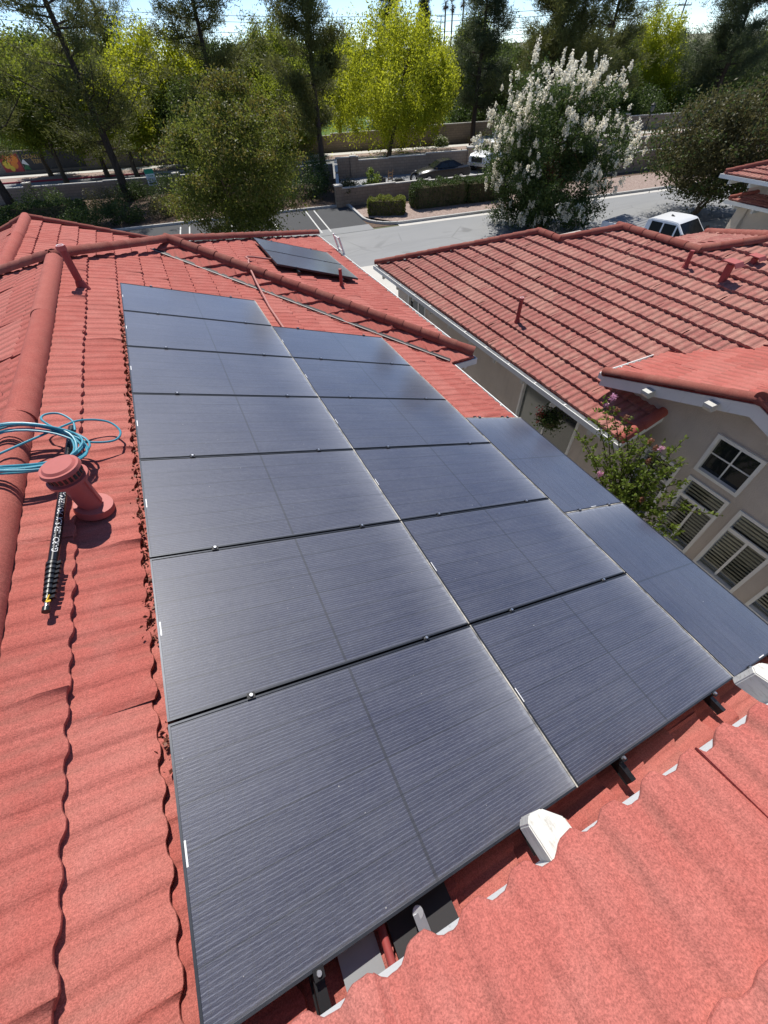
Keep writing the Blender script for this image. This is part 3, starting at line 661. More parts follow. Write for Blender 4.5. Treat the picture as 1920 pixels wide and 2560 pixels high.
def bulk(name, V, kf, N, rnd, mat, parent):
    me = bpy.data.meshes.new(name); me.vertices.add(len(V)); me.vertices.foreach_set('co', V.astype(np.float32).ravel())
    me.loops.add(N * kf); me.loops.foreach_set('vertex_index', np.arange(N * kf, dtype=np.int32)); me.polygons.add(N)
    me.polygons.foreach_set('loop_start', np.arange(0, N * kf, kf, dtype=np.int32))
    me.update(calc_edges=True); at = me.attributes.new('rnd', 'FLOAT', 'FACE'); at.data.foreach_set('value', np.asarray(rnd, np.float32))
    me.materials.append(M[mat]); o = bpy.data.objects.new(name, me); link(o)
    if parent is not None: o.parent = parent; ORG[o] = ORG[parent]
    return o
rg = np.random.default_rng(3); pts = []
for _ in range(1000):
    y = rg.uniform(1.6, 6.6); x = -.075 + rg.normal() * .018 + (.05 * rg.random() if rg.random() < .3 else 0); pts.append((x, y, z_on(x, -.155) + abs(rg.normal()) * .018))
for _ in range(160):
    y = 1.02 + rg.normal() * .05; x = -.02 + rg.normal() * .03; pts.append((x, y, z_on(x, -.15) + abs(rg.normal()) * .02))
d_ = scatter_leaves('leaf_litter', pts, .026, 'debris', HA, 5, .6); d_['kind'] = 'stuff'

# ================================================================== SOLAR PANELS
PA, PB_ = 1.8707, 1.055
def panel_matrix(u, v, n=0., rot=False, x0=None):
    R_ = np.array([[cT, 0, sT], [0, 1, 0], [-sT, 0, cT]])
    o = R_ @ V3(u, v, n); mm = Matrix.Identity(4)
    for i in range(3):
        for j in range(3): mm[i][j] = R_[i][j]
        mm[i][3] = o[i]
    if rot: mm = mm @ Matrix.Rotation(rad(90), 4, 'Z')
    return mm
def panel_parts():
    L, Wd, T, lip = 1.8695, 1.041, .036, .010
    fr = MB()
    for s in (-1, 1):
        fr.box((-L / 2, s * Wd / 2, -T), (L / 2, s * (Wd / 2 - lip), 0)); fr.box((s * L / 2, -(Wd / 2 - lip), -T), (s * (L / 2 - lip), Wd / 2 - lip, 0))
    gl = box((-L / 2 + lip, -Wd / 2 + lip, -.012), (L / 2 - lip, Wd / 2 - lip, -.004))
    bk = box((-L / 2 + lip, -Wd / 2 + lip, -.020), (L / 2 - lip, Wd / 2 - lip, -.016))
    st = box((-L / 2 + .012, -.045, -.0035), (-L / 2 + .019, .045, -.0028))
    return fr, gl, bk, st
PP = {}
def meshof(name, vf, mat):
    o = mk(name, vf, mat); me = o.data; bpy.data.objects.remove(o); return me
fr, gl, bk, st = panel_parts()
PP = [('frame', meshof('frame', fr, 'frame')), ('glass', meshof('glass', gl, 'cells')), ('backsheet', meshof('backsheet', bk, 'blackplastic')), ('serial_sticker', meshof('serial_sticker', st, 'sticker'))]
def solar_panel(mm, label, group):
    r_ = bpy.data.objects.new('solar_panel', None); r_.empty_display_size = .2; link(r_); r_.matrix_world = mm; tag(r_, label, 'solar panel', group); ORG[r_] = np.zeros(3)
    for nm, me in PP: o = bpy.data.objects.new(nm, me); link(o); o.parent = r_
    return r_
ORD = ['nearest', 'second', 'third', 'fourth', 'fifth', 'sixth', 'farthest']
RT = random.Random(4)
for col_ in range(2):
    rows = 7 if col_ == 0 else 6
    for i in range(rows):
        w_ = ORD[i] if i < rows - 1 else 'farthest'
        lab = ('%s solar panel of the left column of seven, beside the bare tiles' if col_ == 0 else '%s solar panel of the middle column of six in the large array') % w_
        solar_panel(panel_matrix(PA * (col_ + .5), PB_ * (i + .5), RT.uniform(-.002, .002)), lab, 'solar panels of the large array')
for i in range(2):
    solar_panel(panel_matrix(PA * 2 + .528, 1.8734 * (i + .5), 0, True), ('nearer' if i == 0 else 'farther') + ' of the two lengthwise solar panels along the gutter edge', 'solar panels of the large array')
# the two panels on the far slope
for i, yc in enumerate((10.09, 11.145)):
    # plane offset .10 over the reference plane, x centre 3.62
    solar_panel(panel_matrix((3.62 + sT * -.10) / cT - .03, yc, .10), ('nearer' if i == 0 else 'farther') + ' of the two dark solar panels alone on the far slope beyond the hip', 'pair of panels on the far slope')
# rails with clamps
def rail(u, v0, v1, n, joints, label, skirt=.045):
    mm = panel_matrix(u, 0, n); r_ = bpy.data.objects.new('mounting_rail', None); r_.empty_display_size = .1; link(r_); r_.matrix_world = mm; tag(r_, label, 'rail', 'rails under the panels'); ORG[r_] = np.zeros(3)
    b = MB().box((-.02, v0, -.085), (.02, v1, -.0365)); b.box((-.026, v0, -.089), (.026, v1, -.0851)); mk('rail_profile', b, 'blackrail', r_)
    for j in joints:
        c = MB().box((-.02, j - .0060, -.036), (.02, j + .0060, -.002)).box((-.02, j - .017, .0005), (.02, j + .017, .005))
        k_ = mk('clamp', c, 'blackrail', r_); mk('bolt', cyl((0, j, .005), (0, j, .016), .0105, .009, n=8), 'alu', k_)
    for j in np.arange(v0 + .35, v1, 1.3): mk('roof_foot', MB().box((-.05, j - .03, -.155), (.03, j + .03, -.145)).box((.027, j - .025, -.150), (.033, j + .025, -.05)), 'alu', r_)
    return r_
JT = [PB_ * i for i in range(0, 8)]
for u, v1, nj, w_ in ((.385, 7.45, 8, 'upper rail under the left column of solar panels'), (1.495, 7.45, 8, 'lower rail under the left column of solar panels'),
                      (2.27, 6.4, 7, 'upper rail under the middle column of solar panels'), (3.40, 6.4, 7, 'lower rail under the middle column of solar panels')):
    js = [JT[i] for i in range(nj)]; js[0] -= .004
    rail(u, -.115, v1, 0, js, w_)
rail(4.0, -.10, 3.84, 0, [0, 1.8734, 3.747], 'inner rail under the two lengthwise panels'); rail(4.52, -.10, 3.84, 0, [0, 1.8734, 3.747], 'outer rail under the two lengthwise panels')
uf = (3.62 + sT * -.10) / cT - .03
rail(uf - .5, 9.4, 11.8, .10, [9.56, 10.617, 11.67], 'upper rail of the panel pair on the far slope'); rail(uf + .5, 9.4, 11.8, .10, [9.56, 10.617, 11.67], 'lower rail of the panel pair on the far slope')
# pieces showing in the dark gap at the near edge
jb = mk('conduit', tube([V3(.60, -.28, z_on(.60, -.08)), V3(.605, -.06, z_on(.605, -.08)), V3(.62, .4, z_on(.62, -.09))], .017, 10), 'redpaint', HA, smooth=True)
lb = mk('conduit_body', MB().add(obox(V3(.74, -.20, z_on(.74, -.07)), V3(.045, 0, -.015), V3(0, .17, 0), V3(0, 0, .03))).add(cyl(V3(.7625, -.03, z_on(.7625, -.07)), V3(.7625, -.03, z_on(.7625, -.07) + .03), .0226, n=14)), 'alu', HA, bevel=0)
mk('conduit', tube([V3(.76, .0, z_on(.76, -.075)), V3(.765, .5, z_on(.765, -.09))], .014, 8), 'blackplastic', HA)
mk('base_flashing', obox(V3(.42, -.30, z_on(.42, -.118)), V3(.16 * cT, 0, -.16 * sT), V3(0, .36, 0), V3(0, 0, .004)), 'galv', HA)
mk('base_flashing', obox(V3(.63, -.30, z_on(.63, -.118)), V3(.30 * cT, 0, -.30 * sT), V3(0, .30, 0), V3(0, 0, .004)), 'darkgap', HA)  # dark sheet laid in to paint the shade of the gap

# ================================================================== TOOLS ON THE ROOF
# hose coil
def hose_pts():
    P = []; r_ = random.Random(9)
    def lay(x, y, k_):    # the coil arches over the ridge and comes to rest on the tiles
        dx = x - XR; top = ztile(XR) + .155
        return max(top + .05 - math.sqrt(dx * dx * .20 + .0025), z_on(x, -.105) if x > XR + .2 else -9) + .010 + k_
    cx, cy = -.70, 3.33
    for i in range(0, 8 * 36):
        a = -2.2 + i / 36 * 2 * math.pi; lap = i / 36
        wob = .018 * math.sin(a * 3 + lap * 1.7); rx = .36 + wob + .012 * math.sin(lap * 2.4); ry = .27 + .02 * math.sin(lap * 3.1)
        x = cx + .025 * math.sin(lap * 1.9) + rx * math.cos(a); y = cy + .03 * math.cos(lap * 2.3) + ry * math.sin(a)
        P.append((x, y, lay(x, y, .006 * lap + .02 + .012 * math.sin(a + lap))))
    x, y, z = P[-1]
    ctrl = [(x, y, z)]
    for q in [(-.50, 3.62), (-.36, 3.76), (-.20, 3.76), (-.12, 3.62), (-.16, 3.48), (-.30, 3.44), (-.42, 3.50), (-.52, 3.62), (-.60, 3.74), (-.58, 3.82), (-.50, 3.84), (-.42, 3.74), (-.40, 3.60)]:
        ctrl.append((*q, lay(q[0], q[1], .012)))
    c = np.array(ctrl)
    for i in range(len(c) - 1):      # catmull-rom
        p0, p1, p2, p3 = c[max(i - 1, 0)], c[i], c[i + 1], c[min(i + 2, len(c) - 1)]
        for t in np.linspace(0, 1, 7)[1:]:
            P.append(tuple(.5 * ((2 * p1) + (p2 - p0) * t + (2 * p0 - 5 * p1 + 4 * p2 - p3) * t * t + (3 * p1 - p0 - 3 * p2 + p3) * t ** 3)))
    return P
hs = thing('hose', 'turquoise water hose lying in loose coils over the rounded ridge', 'hose', (-.7, 3.33, z_on(-.7, -.1)))
hp_ = hose_pts(); mk('coil', tube(hp_, .0085, 8), 'hose', hs, smooth=True)
e0 = np.array(hp_[0]); mk('end_fitting', cyl(e0 + (.0, -.0, 0), e0 + (.10, -.02, -.02), .011, n=10), 'alu', hs, smooth=True)
# telescopic washing pole
zp = lambda x, o: z_on(x, o)
a0 = V3(-.515, 1.90, zp(-.515, -.075)); a1 = V3(-.452, 3.74, zp(-.452, -.07)); ax_ = unit(a1 - a0); Lp = np.linalg.norm(a1 - a0)
pl = thing('telescopic_pole', 'black telescopic washing pole lying beside the mushroom vent', 'pole', a0)
at_ = lambda d: a0 + ax_ * d
mk('outer_tube', cyl(at_(.36), at_(Lp - .16), .0275, n=22), 'carbon', pl, smooth=True)
mk('butt_cap', cyl(at_(Lp - .16), at_(Lp), .030, .027, n=22), 'blackplastic', pl, smooth=True)
mk('band', cyl(at_(Lp - .19), at_(Lp - .16), .0292, n=22), 'pinkred', pl, smooth=True)
side = unit(np.cross(ax_, (0, 0, 1))); upv = np.cross(side, ax_)
for k_ in range(8):
    d0 = .07 + k_ * .036; r0 = .019 + k_ * .0013
    sec = mk('section', cyl(at_(d0), at_(d0 + .034), r0, n=18), 'carbon', pl, smooth=True)
    cl = mk('clamp', MB().cyl(at_(d0 + .008), at_(d0 + .027), r0 + .0055, n=18), 'blackplastic', pl, smooth=True)
    mk('lever', obox(at_(d0 + .008) + side * (r0 + .002) - upv * .008, ax_ * .019, side * .020, upv * .018), 'blackplastic', cl)
mk('tip', cyl(at_(.0), at_(.03), .020, n=16), 'blackplastic', pl, smooth=True); mk('tip_neck', cyl(at_(.03), at_(.07), .012, n=12), 'alu', pl, smooth=True)
mk('valve', MB().add(obox(at_(.05) + upv * .010 + side * .004, ax_ * .045 + side * .012, side * .006, upv * .012)).add(obox(at_(.045) + upv * .016 + side * .010, ax_ * .012, side * .02, upv * .006)), 'yellow', pl)
def on_pole(body, size, d, mat, lift):
    v, f = text_vf(body, size)
    v = v - [0, (v[:, 1].max() + v[:, 1].min()) / 2, 0]
    view = unit(CAM - at_(.9)); fr_ = unit(view - ax_ * (view @ ax_)); sd = np.cross(fr_, ax_)
    out = []
    for p in v:
        th = p[1] / .0282; out.append(at_(d + p[0]) + (fr_ * math.cos(th) + sd * math.sin(th)) * .0284)
    return out, f
mk('lettering', on_pole('GARDINER SLX  POWERMAST', .046, .42, 'lettering', 0), 'lettering', pl); mk('lettering', on_pole('ER', .046, 1.16, 'pinkred', 0), 'pinkred', pl, label='magenta last letters of the pole lettering')
# ladder at the far eave
lad = thing('ladder', 'white ladder top leaning on the far gutter above the street', 'ladder', (XE + .9, 12.9, GZ))
m = MB(); top = V3(XE + .02, 12.75, ZE + .42); bot = V3(XE + 1.25, 12.75, GZ)
for s in (-.2, .2): mk('ladder_rail', tube([bot + (0, s, 0), top + (0, s, 0)], .028, 6), 'white', lad)
for t in np.linspace(.04, .99, 14): p = bot + (top - bot) * t; mk('rung', cyl(p + (0, -.2, 0), p + (0, .2, 0), .017, n=8), 'white', lad)
# ================================================================== NEIGHBOUR HOUSE ON THE RIGHT
HN = thing('house', 'tan stucco neighbour house on the right with wide red roof and gable', 'house', (10, 6, GZ))
XN, ZN = 6.9, -2.70
def zn(x): return ZN + (x - XN) * tT
XS1, XS2 = XN + 10 * .3475, XN + 13 * .3475
roof_slope(HN, (-1, 0), (XN, 0, ZN), [(XN, 3.54), (XN, 13.9), (XS1, 13.9 - (XS1 - XN)), (XS1, 3.54)], mat='tile_pale', phase=.2)
roof_slope(HN, (-1, 0), (XN, 0, ZN), [(XS1, 3.0), (XS1, 9.62), (XS2, 9.62 - (XS2 - XS1)), (XS2, 3.0)], mat='tile_pale', phase=.2)
XAP, YAP = 12.45, 6.48 - (12.45 - XS2)
roof_slope(HN, (-1, 0), (XN, 0, ZN), [(XS2, 2.4), (XS2, 6.48), (XAP, YAP), (XAP, 2.4)], mat='tile_pale', phase=.2)
roof_slope(HN, (0, 1), (XS2, 6.48, zn(XS2)), [(XS2, 6.48), (XAP, YAP), (16.6, YAP + 4.15), (15.6, YAP + 5.2)], mat='tile_pale', phase=.4)
for pl_ in ([(XS1, 13.9 - (XS1 - XN)), (XS1, 9.6), (XS1 + 3.4, 9.6), (XS1 + 3.4, 13.8)],): roof_slope(HN, (1, 0), (XS1, 0, zn(XS1) - .02), pl_, sheets=False)
roof_slope(HN, (1, 0), (XS2, 0, zn(XS2) - .02), [(XS2, 8.6), (XS2, 6.48), (XS2 + 2.4, 8.7), (XS2 + 2.4, 9.5)], sheets=False)
roof_slope(HN, (0, 1), (XS1, 13.9 - (XS1 - XN), zn(XS1) - .03), [(XN, 13.9), (XS1, 13.9 - (XS1 - XN)), (XS1 + 3.4, 13.9)], sheets=False)
caps(HN, (XN - .05, 13.95, zn(XN) + .06), (XS1, 13.9 - (XS1 - XN), zn(XS1) + .06), r=.10)
caps(HN, (XS1, 9.55, zn(XS1) + .055), (XS1, 13.95 - (XS1 - XN), zn(XS1) + .055), r=.10)
caps(HN, (XS1, 9.62, zn(XS1) + .06), (XS2, 9.62 - (XS2 - XS1), zn(XS2) + .06), r=.10)
caps(HN, (XS2, 6.42, zn(XS2) + .055), (XS2, 8.75, zn(XS2) + .055), r=.10)
caps(HN, (XS2, 6.48, zn(XS2) + .06), (XAP, YAP, zn(XAP) + .06), r=.10)
caps(HN, (16.6, YAP + 4.15, zn(XAP) + .06 - 4.15 * tT), (XAP, YAP, zn(XAP) + .06), r=.10)
caps(HN, (XN - .02, 3.56, zn(XN) + .045), (7.72, 3.56, zn(7.72) + .045), r=.10, mat='trim', name='rake_cap', endcap=True)
mk('rake_fascia', obox((XN, 3.50, ZN - .13), (.85, 0, .85 * tT), (0, .04, 0), (0, 0, .15)), 'white', HN)
gutter(HN, [(XN - .01, 3.48, ZN - .02), (XN - .01, 14.0, ZN - .02)], (-1, 0))
mk('fascia', box((XN, 3.6, ZN - .20), (XN + .05, 13.9, ZN - .03)), 'white', HN)
for y in np.arange(4.1, 13.6, 1.02): mk('rafter_tail', obox((XN - .085, y, ZN - .235), (.6, 0, .2), (0, .09, 0), (0, 0, .12)), 'rafter', HN)
XW1, XW2 = 7.36, 7.75
big = [(6.62 - 4.80, 6.62 - 4.80, 0, 0)]
# long low wall under the wide eave: s runs along +Y from y=3.9
Y0w = 3.4; zt = -2.55 - GZ
def zh(z): return z - GZ
wins = [(4.80 - Y0w, 6.62 - Y0w, zh(-5.15), zh(-3.02)), (11.40 - Y0w, 12.52 - Y0w, zh(-4.1), zh(-3.02))]
wall_face(HN, (XW1, Y0w, GZ), (0, 1, 0), 13.2 - Y0w, 3.0, wins, nrm=(-1, 0, 0))
window(HN, (XW1, 4.80, -5.15), (0, 1, 0), (-1, 0, 0), 1.82, 2.13, 'slider'); window(HN, (XW1, 11.40, -4.1), (0, 1, 0), (-1, 0, 0), 1.12, 1.08, 'pair')
mk('wall', box((XW1, 13.2, GZ), (15, 13.3, zn(XN))), 'stucco', HN)
# tall gable part
YP, ZP = 2.25, -1.22; XG = 7.30
roof_slope(HN, (0, 1), (XG, 4.62, ZP - (4.62 - YP) * tT - .05), [(XG, YP), (XG, 4.62), (9.2, 4.62), (11.57, YP)], mat='tile', phase=.6)
roof_slope(HN, (0, -1), (XG, -.12, ZP - (4.62 - YP) * tT - .05), [(XG, YP), (XG, -.12), (12, -.12), (12, YP)], mat='tile', phase=.6)
zr = lambda y: ZP - abs(y - YP) * tT
caps(HN, (XG, 4.66, zr(4.66) + .0), (XG, YP, zr(YP) + .0), r=.085, L=.42, mat='cap', name='rake_cap', endcap=True)
caps(HN, (XG, -.12, zr(-.12) + .0), (XG, YP, zr(YP) + .0), r=.085, L=.42, mat='cap', name='rake_cap')
caps(HN, (XG - .06, YP, ZP + .03), (11.5, YP, ZP + .03), r=.10, endcap=True)
for s, ye in ((1, 4.66), (-1, -.12)):
    d = V3(0, ye - YP, zr(ye) - ZP); mk('rake_fascia', obox((XG - .02, YP, ZP - .27), (.05, 0, 0), d, (0, 0, .19)), 'white', HN)
    mk('soffit', obox((XG + .03, YP, ZP - .13), (XW2 - XG - .03, 0, 0), d, (0, 0, .02)), 'white', HN)
gutter(HN, [(XG - .03, 4.63, zr(4.63) - .06), (9.0, 4.63, zr(4.63) - .06)], (0, 1))
for y in (3.68, 2.73, 1.77, .8): 
    z = zr(y) - .24; sec = [(XG + .45, y - .065, z - .02), (XG - .13, y - .065, z - .02), (XG - .19, y - .065, z + .05), (XG - .19, y - .065, z + .10), (XG + .45, y - .065, z + .12)]
    mk('rafter_tail', prism([(p[0], p[1], p[2]) for p in sec], (0, .13, 0)), 'rafter', HN)
mk('flashing', obox((9.05, 4.73, zr(4.62) + .015), (2.4, -2.4, .8), (.035, .035, 0), (0, 0, .012)), 'white', HN); mk('flashing', obox((9.09, 4.77, zr(4.62) + .02), (2.4, -2.4, .8), (.06, .06, .0), (0, 0, .012)), 'darkgap', HN)
Yg = -1.6; hol = [(1.84, 2.585, -2.925, -2.20), (1.85, 2.57, -4.54, -3.10), (.885, 1.64, -4.54, -3.10), (2.80, 3.52, -4.54, -3.10), (-.1, .62, -4.54, -3.10)]
wall_face(HN, (XW2, Yg, -4.9), (0, 1, 0), 4.5 - Yg, 2.75, [(a - Yg, b - Yg, c + 4.9, d + 4.9) for a, b, c, d in hol], nrm=(-1, 0, 0))
m = MB(); m.add(([(XW2, 4.5, -2.15), (XW2, -1.6, -2.15), (XW2, -1.6, -2.5), (XW2, YP - 2.0, zr(.25) - .1), (XW2, YP, ZP - .1), (XW2, 4.5, zr(4.5) - .1)], [(0, 1, 3, 4, 5)])); mk('gable_wall', m, 'stucco', HN)
mk('base_wall', box((XW2 - .04, Yg, GZ), (XW2 + .1, 4.5, -4.9)), 'lowwall', HN)
mk('wall', box((XW2, 4.42, GZ), (12, 4.5, -2.15)), 'stucco', HN)
for (a, b, c, d), stl in zip(hol, ('four', 'tall', 'tall', 'tall', 'tall')): window(HN, (XW2, a, c), (0, 1, 0), (-1, 0, 0), b - a, d - c, stl)
# pipes and exhaust hoods
for (x, y, h_, cp) in ((7.74, 7.71, .56, True), (10.86, 6.27, .36, False)): standpipe(HN, (x, y, zn(x) + .02), (x, y, zn(x) + .02 + h_), .045, 'redpaint', cap=cp)
for (x, y, h_, sc) in ((10.84, 5.38, .40, 1.), (11.54, 5.36, .17, .85)):
    b0 = V3(x, y, zn(x) + .02); hd = mk('exhaust_hood', obox(b0 + (-.06 * sc, -.05 * sc, -.05), (.12 * sc, 0, 0), (0, .10 * sc, 0), (0, 0, h_)), 'redpaint', HN)
    secs = [(-.19, .0), (-.13, .07), (.12, .075), (.19, .02), (.19, .0), (.12, .055), (-.13, .05), (-.18, -.01)]
    mk('hood_cowl', prism([b0 + ((-.13) * sc, q[0] * sc, h_ - .06 + q[1] * sc) for q in secs], (.26 * sc, 0, 0)), 'coral', hd)
# ================================================================== HOUSE AT THE UPPER RIGHT
HD = thing('house', 'beige house at the right edge with two stacked red hip eaves', 'house', (31, 13, GZ))
wc = hy(1560, 512, 16.0)
cu, cl_ = hy(1564, 376, 16.2), hy(1573, 432, 16.2)
WX = wc[0]
m = MB(); m.box((WX, 4, GZ), (WX + 8, 15.9, cu[2] + .1)); mk('wall', m, 'stucco2', HD)
mk('wall_return', prism([(WX - .02, 15.9, GZ), (WX - 1.0 + .5, 15.9, GZ), (WX - .02, 15.9, cl_[2])], (0, -.5, 0)), 'stucco2', HD)
for c, dd in ((cu, .0), (cl_, .0)):
    x0, y0, z0 = c
    roof_slope(HD, (-1, 0), (x0, 0, z0 + .02), [(x0, y0), (x0 + 4, y0 - 4), (x0 + 4, 3), (x0, 3)], mat='tile_pale')
    roof_slope(HD, (0, 1), (x0, y0, z0 + .02), [(x0, y0), (x0 + 4, y0 - 4), (x0 + 9, y0 - 4), (x0 + 9, y0)], mat='tile_pale', sheets=False)
    caps(HD, (x0, y0, z0 + .10), (x0 + 4, y0 - 4, z0 + .10 + 4 * tT), r=.11)
    gutter(HD, [(x0, 3, z0), (x0, y0 + .1, z0)], (-1, 0), w=.13, hgt=.14); gutter(HD, [(x0 - .1, y0, z0), (x0 + 9, y0, z0)], (0, 1), w=.13, hgt=.14)
    mk('soffit', box((x0, 3, z0 - .12), (WX + .5, y0, z0 - .09)), 'white', HD)
    for y in np.arange(y0 - .5, 6, -1.0): mk('rafter_tail', box((x0 - .06, y, z0 - .32), (WX, y + .1, z0 - .16)), 'rafter', HD)
# ================================================================== VEGETATION
def rot_to(d):
    d = unit(d); r0 = unit(np.cross(d, (0, 0, 1) if abs(d[2]) < .95 else (1, 0, 0))); return np.stack([r0, np.cross(d, r0), d])
def cluster_pts(rg, centers, rad3, per):
    N = len(centers); c = np.repeat(centers, per, 0); g = rg.normal(size=(N * per, 3)) * .5
    return c + g * np.repeat(rad3, per, 0)
def crown_centers(rg, n, c, r, lobes=7, hollow=.35, taper=0.):
    """uneven ellipsoid: random lobes push the outline in and out"""
    L = rg.normal(size=(lobes, 3)); L /= np.linalg.norm(L, axis=1)[:, None]; amp = rg.uniform(-.45, .30, lobes)
    d = rg.normal(size=(n, 3)); d /= np.linalg.norm(d, axis=1)[:, None]
    rr = 1 + (np.exp(5 * (d @ L.T - 1)) * amp).sum(1) + rg.normal(size=n) * .06
    q = (hollow + (1 - hollow) * rg.random(n) ** .55) * rr
    sh = rg.random(n) < .05; q[sh] *= rg.uniform(1.05, 1.2, sh.sum())
    p = d * q[:, None] * r
    if taper: p[:, :2] *= (1 - taper * (p[:, 2:3] / r[2]).clip(-1, 1))
    return p + c
def limbs(rg, base, top, r0, targets, n=6, droop=.0):
    m = MB(); base, top = np.array(base, float), np.array(top, float); H = np.linalg.norm(top - base)
    mid = [base + (top - base) * t + np.array([rg.normal(), rg.normal(), 0]) * .02 * H * math.sin(math.pi * t) for t in np.linspace(0, 1, 7)]
    m.add(tube(mid, [r0 * (1.25 if i == 0 else 1) * (1 - .75 * i / 6) for i in range(7)], 9, True))
    for tg in targets:
        t = rg.uniform(.3, .9); s = base + (top - base) * t; tg = np.array(tg, float); k1 = s + (tg - s) * .5 + V3(0, 0, .12 * np.linalg.norm(tg - s))
        rr = r0 * (1 - .7 * t) * .55; m.add(tube([s, (s + k1) / 2 + rg.normal(size=3) * .04, k1, tg], [rr, rr * .75, rr * .5, rr * .15], 5, False))
    return m
def tree(name, label, base, crown_c, crown_r, leaf, mats, nclus=240, per=90, crad=(.45, .45, .35), seed=0, trunk_r=.16, bark='bark', lobes=8, hollow=.35, taper=0., group=None, asp=.55, trunk_top=None, shape='diamond', nl=26, stems=1):
    rg = np.random.default_rng(seed); t = thing(name, label, 'tree', tuple(base), 0, group)
    cc = np.array(crown_c, float); cr = np.array(crown_r, float)
    cen = crown_centers(rg, nclus, cc, cr, lobes, hollow, taper)
    cen = cen[cen[:, 2] > base[2] + .35]
    rr = np.array(crad) * rg.uniform(.6, 1.4, (len(cen), 1))
    pts = cluster_pts(rg, cen, rr, per)
    mats = [mats] if isinstance(mats, str) else mats
    tt = trunk_top if trunk_top is not None else cc + V3(0, 0, cr[2] * .5)
    sel = cen[rg.choice(len(cen), min(nl, len(cen)), False)]
    tr = MB()
    for k_ in range(stems):
        bo = V3(rg.normal() * .12, rg.normal() * .12, 0) * (stems > 1); to = V3(rg.normal(), rg.normal(), 0) * .35 * cr[0] * (stems > 1)
        q = limbs(rg, np.array(base) + bo, tt + to, trunk_r * (1 if stems == 1 else .55), sel[k_::stems]); tr.add((q.v, q.f))
    mk('trunk', tr, bark, t, smooth=60)
    if len(mats) == 1: scatter_leaves('crown', pts, leaf, mats[0], t, seed + 1, asp, .2, shape)
    else:   # younger tips on the outside get the second material
        out = (((pts - cc) / cr) ** 2).sum(1); sm = (out > .85) & (rg.random(len(pts)) < .6)
        cr_o = scatter_leaves('crown', pts[~sm], leaf, mats[0], t, seed + 1, asp, .2, shape); tp = scatter_leaves('young_shoots', pts[sm], leaf, mats[1], t, seed + 2, asp, .2, shape)
    return t, cen, cc, cr
def px_crown(cx, cy, hw, top, bot, y):
    c = hy(cx, cy, y); rx = abs(hy(cx + hw, cy, y)[0] - hy(cx - hw, cy, y)[0]) / 2; zt = hy(cx, top, y)[2]; zb = hy(cx, bot, y)[2]; dv = ray(cx, cy); rx *= dv[1] / math.hypot(dv[0], dv[1])
    return V3(c[0], y, (zt + zb) / 2), V3(rx, rx, (zt - zb) / 2)
# olive-bronze tree in front of the bays
c, r = px_crown(507, 355, 165, 172, 560, 30.0)
tree('crape_myrtle_tree', 'olive-bronze leafy tree in front of the parking bays, left of centre', (c[0] + .35, 30, GZ), c, r, .13, ['l_bronze', 'l_tip'], 330, 240, (.62, .62, .36), 11, .13, 'crapebark', 12, .3, taper=.22, stems=4, nl=40)
# white crape myrtle
wb = gnd(1160, 490); c, r = px_crown(1194, 322, 150, 128, 525, wb[1])
wt, cen, cc, cr = tree('crape_myrtle_tree', 'crape myrtle tree covered in white blossom beside the street', (wb[0], wb[1], GZ), c, r, .13, 'l_dark', 340, 240, (.58, .58, .40), 29, .14, 'reed', 5, .3, taper=-.06, nl=40, stems=3)
rg = np.random.default_rng(5); out = (cen - cc) / cr; rr_ = np.linalg.norm(out, axis=1); pick = cen[(rr_ > .55) & (rg.random(len(cen)) < np.clip(.50 + .75 * out[:, 2], .10, 1))]
dirs = (pick - cc) / cr; dirs /= np.linalg.norm(dirs, axis=1)[:, None]; heads = []      # sprays of several upright heads at the bough ends
for p, d in zip(pick, dirs):
    for _ in range(rg.integers(3, 8)): heads.append(p + d * cr * rg.uniform(.03, .16) + rg.normal(size=3) * (.30, .30, .20) + V3(0, 0, .12))
fc = np.array(heads); sz = rg.uniform(.07, .15, (len(fc), 1))
fp = cluster_pts(rg, fc, np.concatenate([sz * .8, sz * .8, sz * 1.6], 1), 55); scatter_leaves('blossom', fp, .085, 'flower', wt, 31, .8, .4)
# dark tree at the right with a tan trunk
rb = gnd(1500, 462); c, r = px_crown(1575, 285, 165, 165, 420, rb[1])
tree('crape_myrtle_tree', 'dark olive tree with a forked tan trunk, at the right beside the street', (rb[0], rb[1], GZ), c, r, .15, ['l_olive', 'l_dark'], 300, 150, (.85, .85, .45), 33, .17, 'crapebark', 10, .25, nl=44, stems=2, trunk_top=c)
# golden and lime trees
def px_tree(label, px, hw, top, bot, y, mat, seed, leaf=.20, n=300, per=170, crad=(.62, .62, 1.1), nm='shade_tree', bx=None, lob=9, tr=.22):
    c, r = px_crown(px, (top + bot) / 2, hw, top, bot, y); b = (bx if bx is not None else c[0], y, GZ)
    return tree(nm, label, b, c, r, leaf, mat, n, per, crad, seed, tr, 'bark', lob, .3, .1, group='trees beyond the block walls', asp=.5)
G = gnd(838, 345)
px_tree('large yellow-green weeping tree in the sun at the centre, beyond the walled lot', 885, 150, 22, 318, G[1], 'l_gold', 41, n=430, bx=G[0])
px_tree('yellow-green tree behind the tall left pine, above the olive tree', 345, 125, 55, 310, 61, 'l_gold', 42, .22)
px_tree('lime-green tree left of the straight dark pine', 575, 105, 40, 300, 62, 'l_lime', 43, .22)
px_tree('lime-green tree at the left edge behind the entry sign', 15, 110, 70, 310, 64, 'l_lime', 44, .23)
px_tree('bright yellow-green tree above and right of the white blossom', 1400, 78, 22, 260, 57, 'l_gold', 45, .21)
px_tree('slim lime-green tree just right of the large golden one', 1015, 52, 40, 255, 62, 'l_lime', 46, .21, 300)
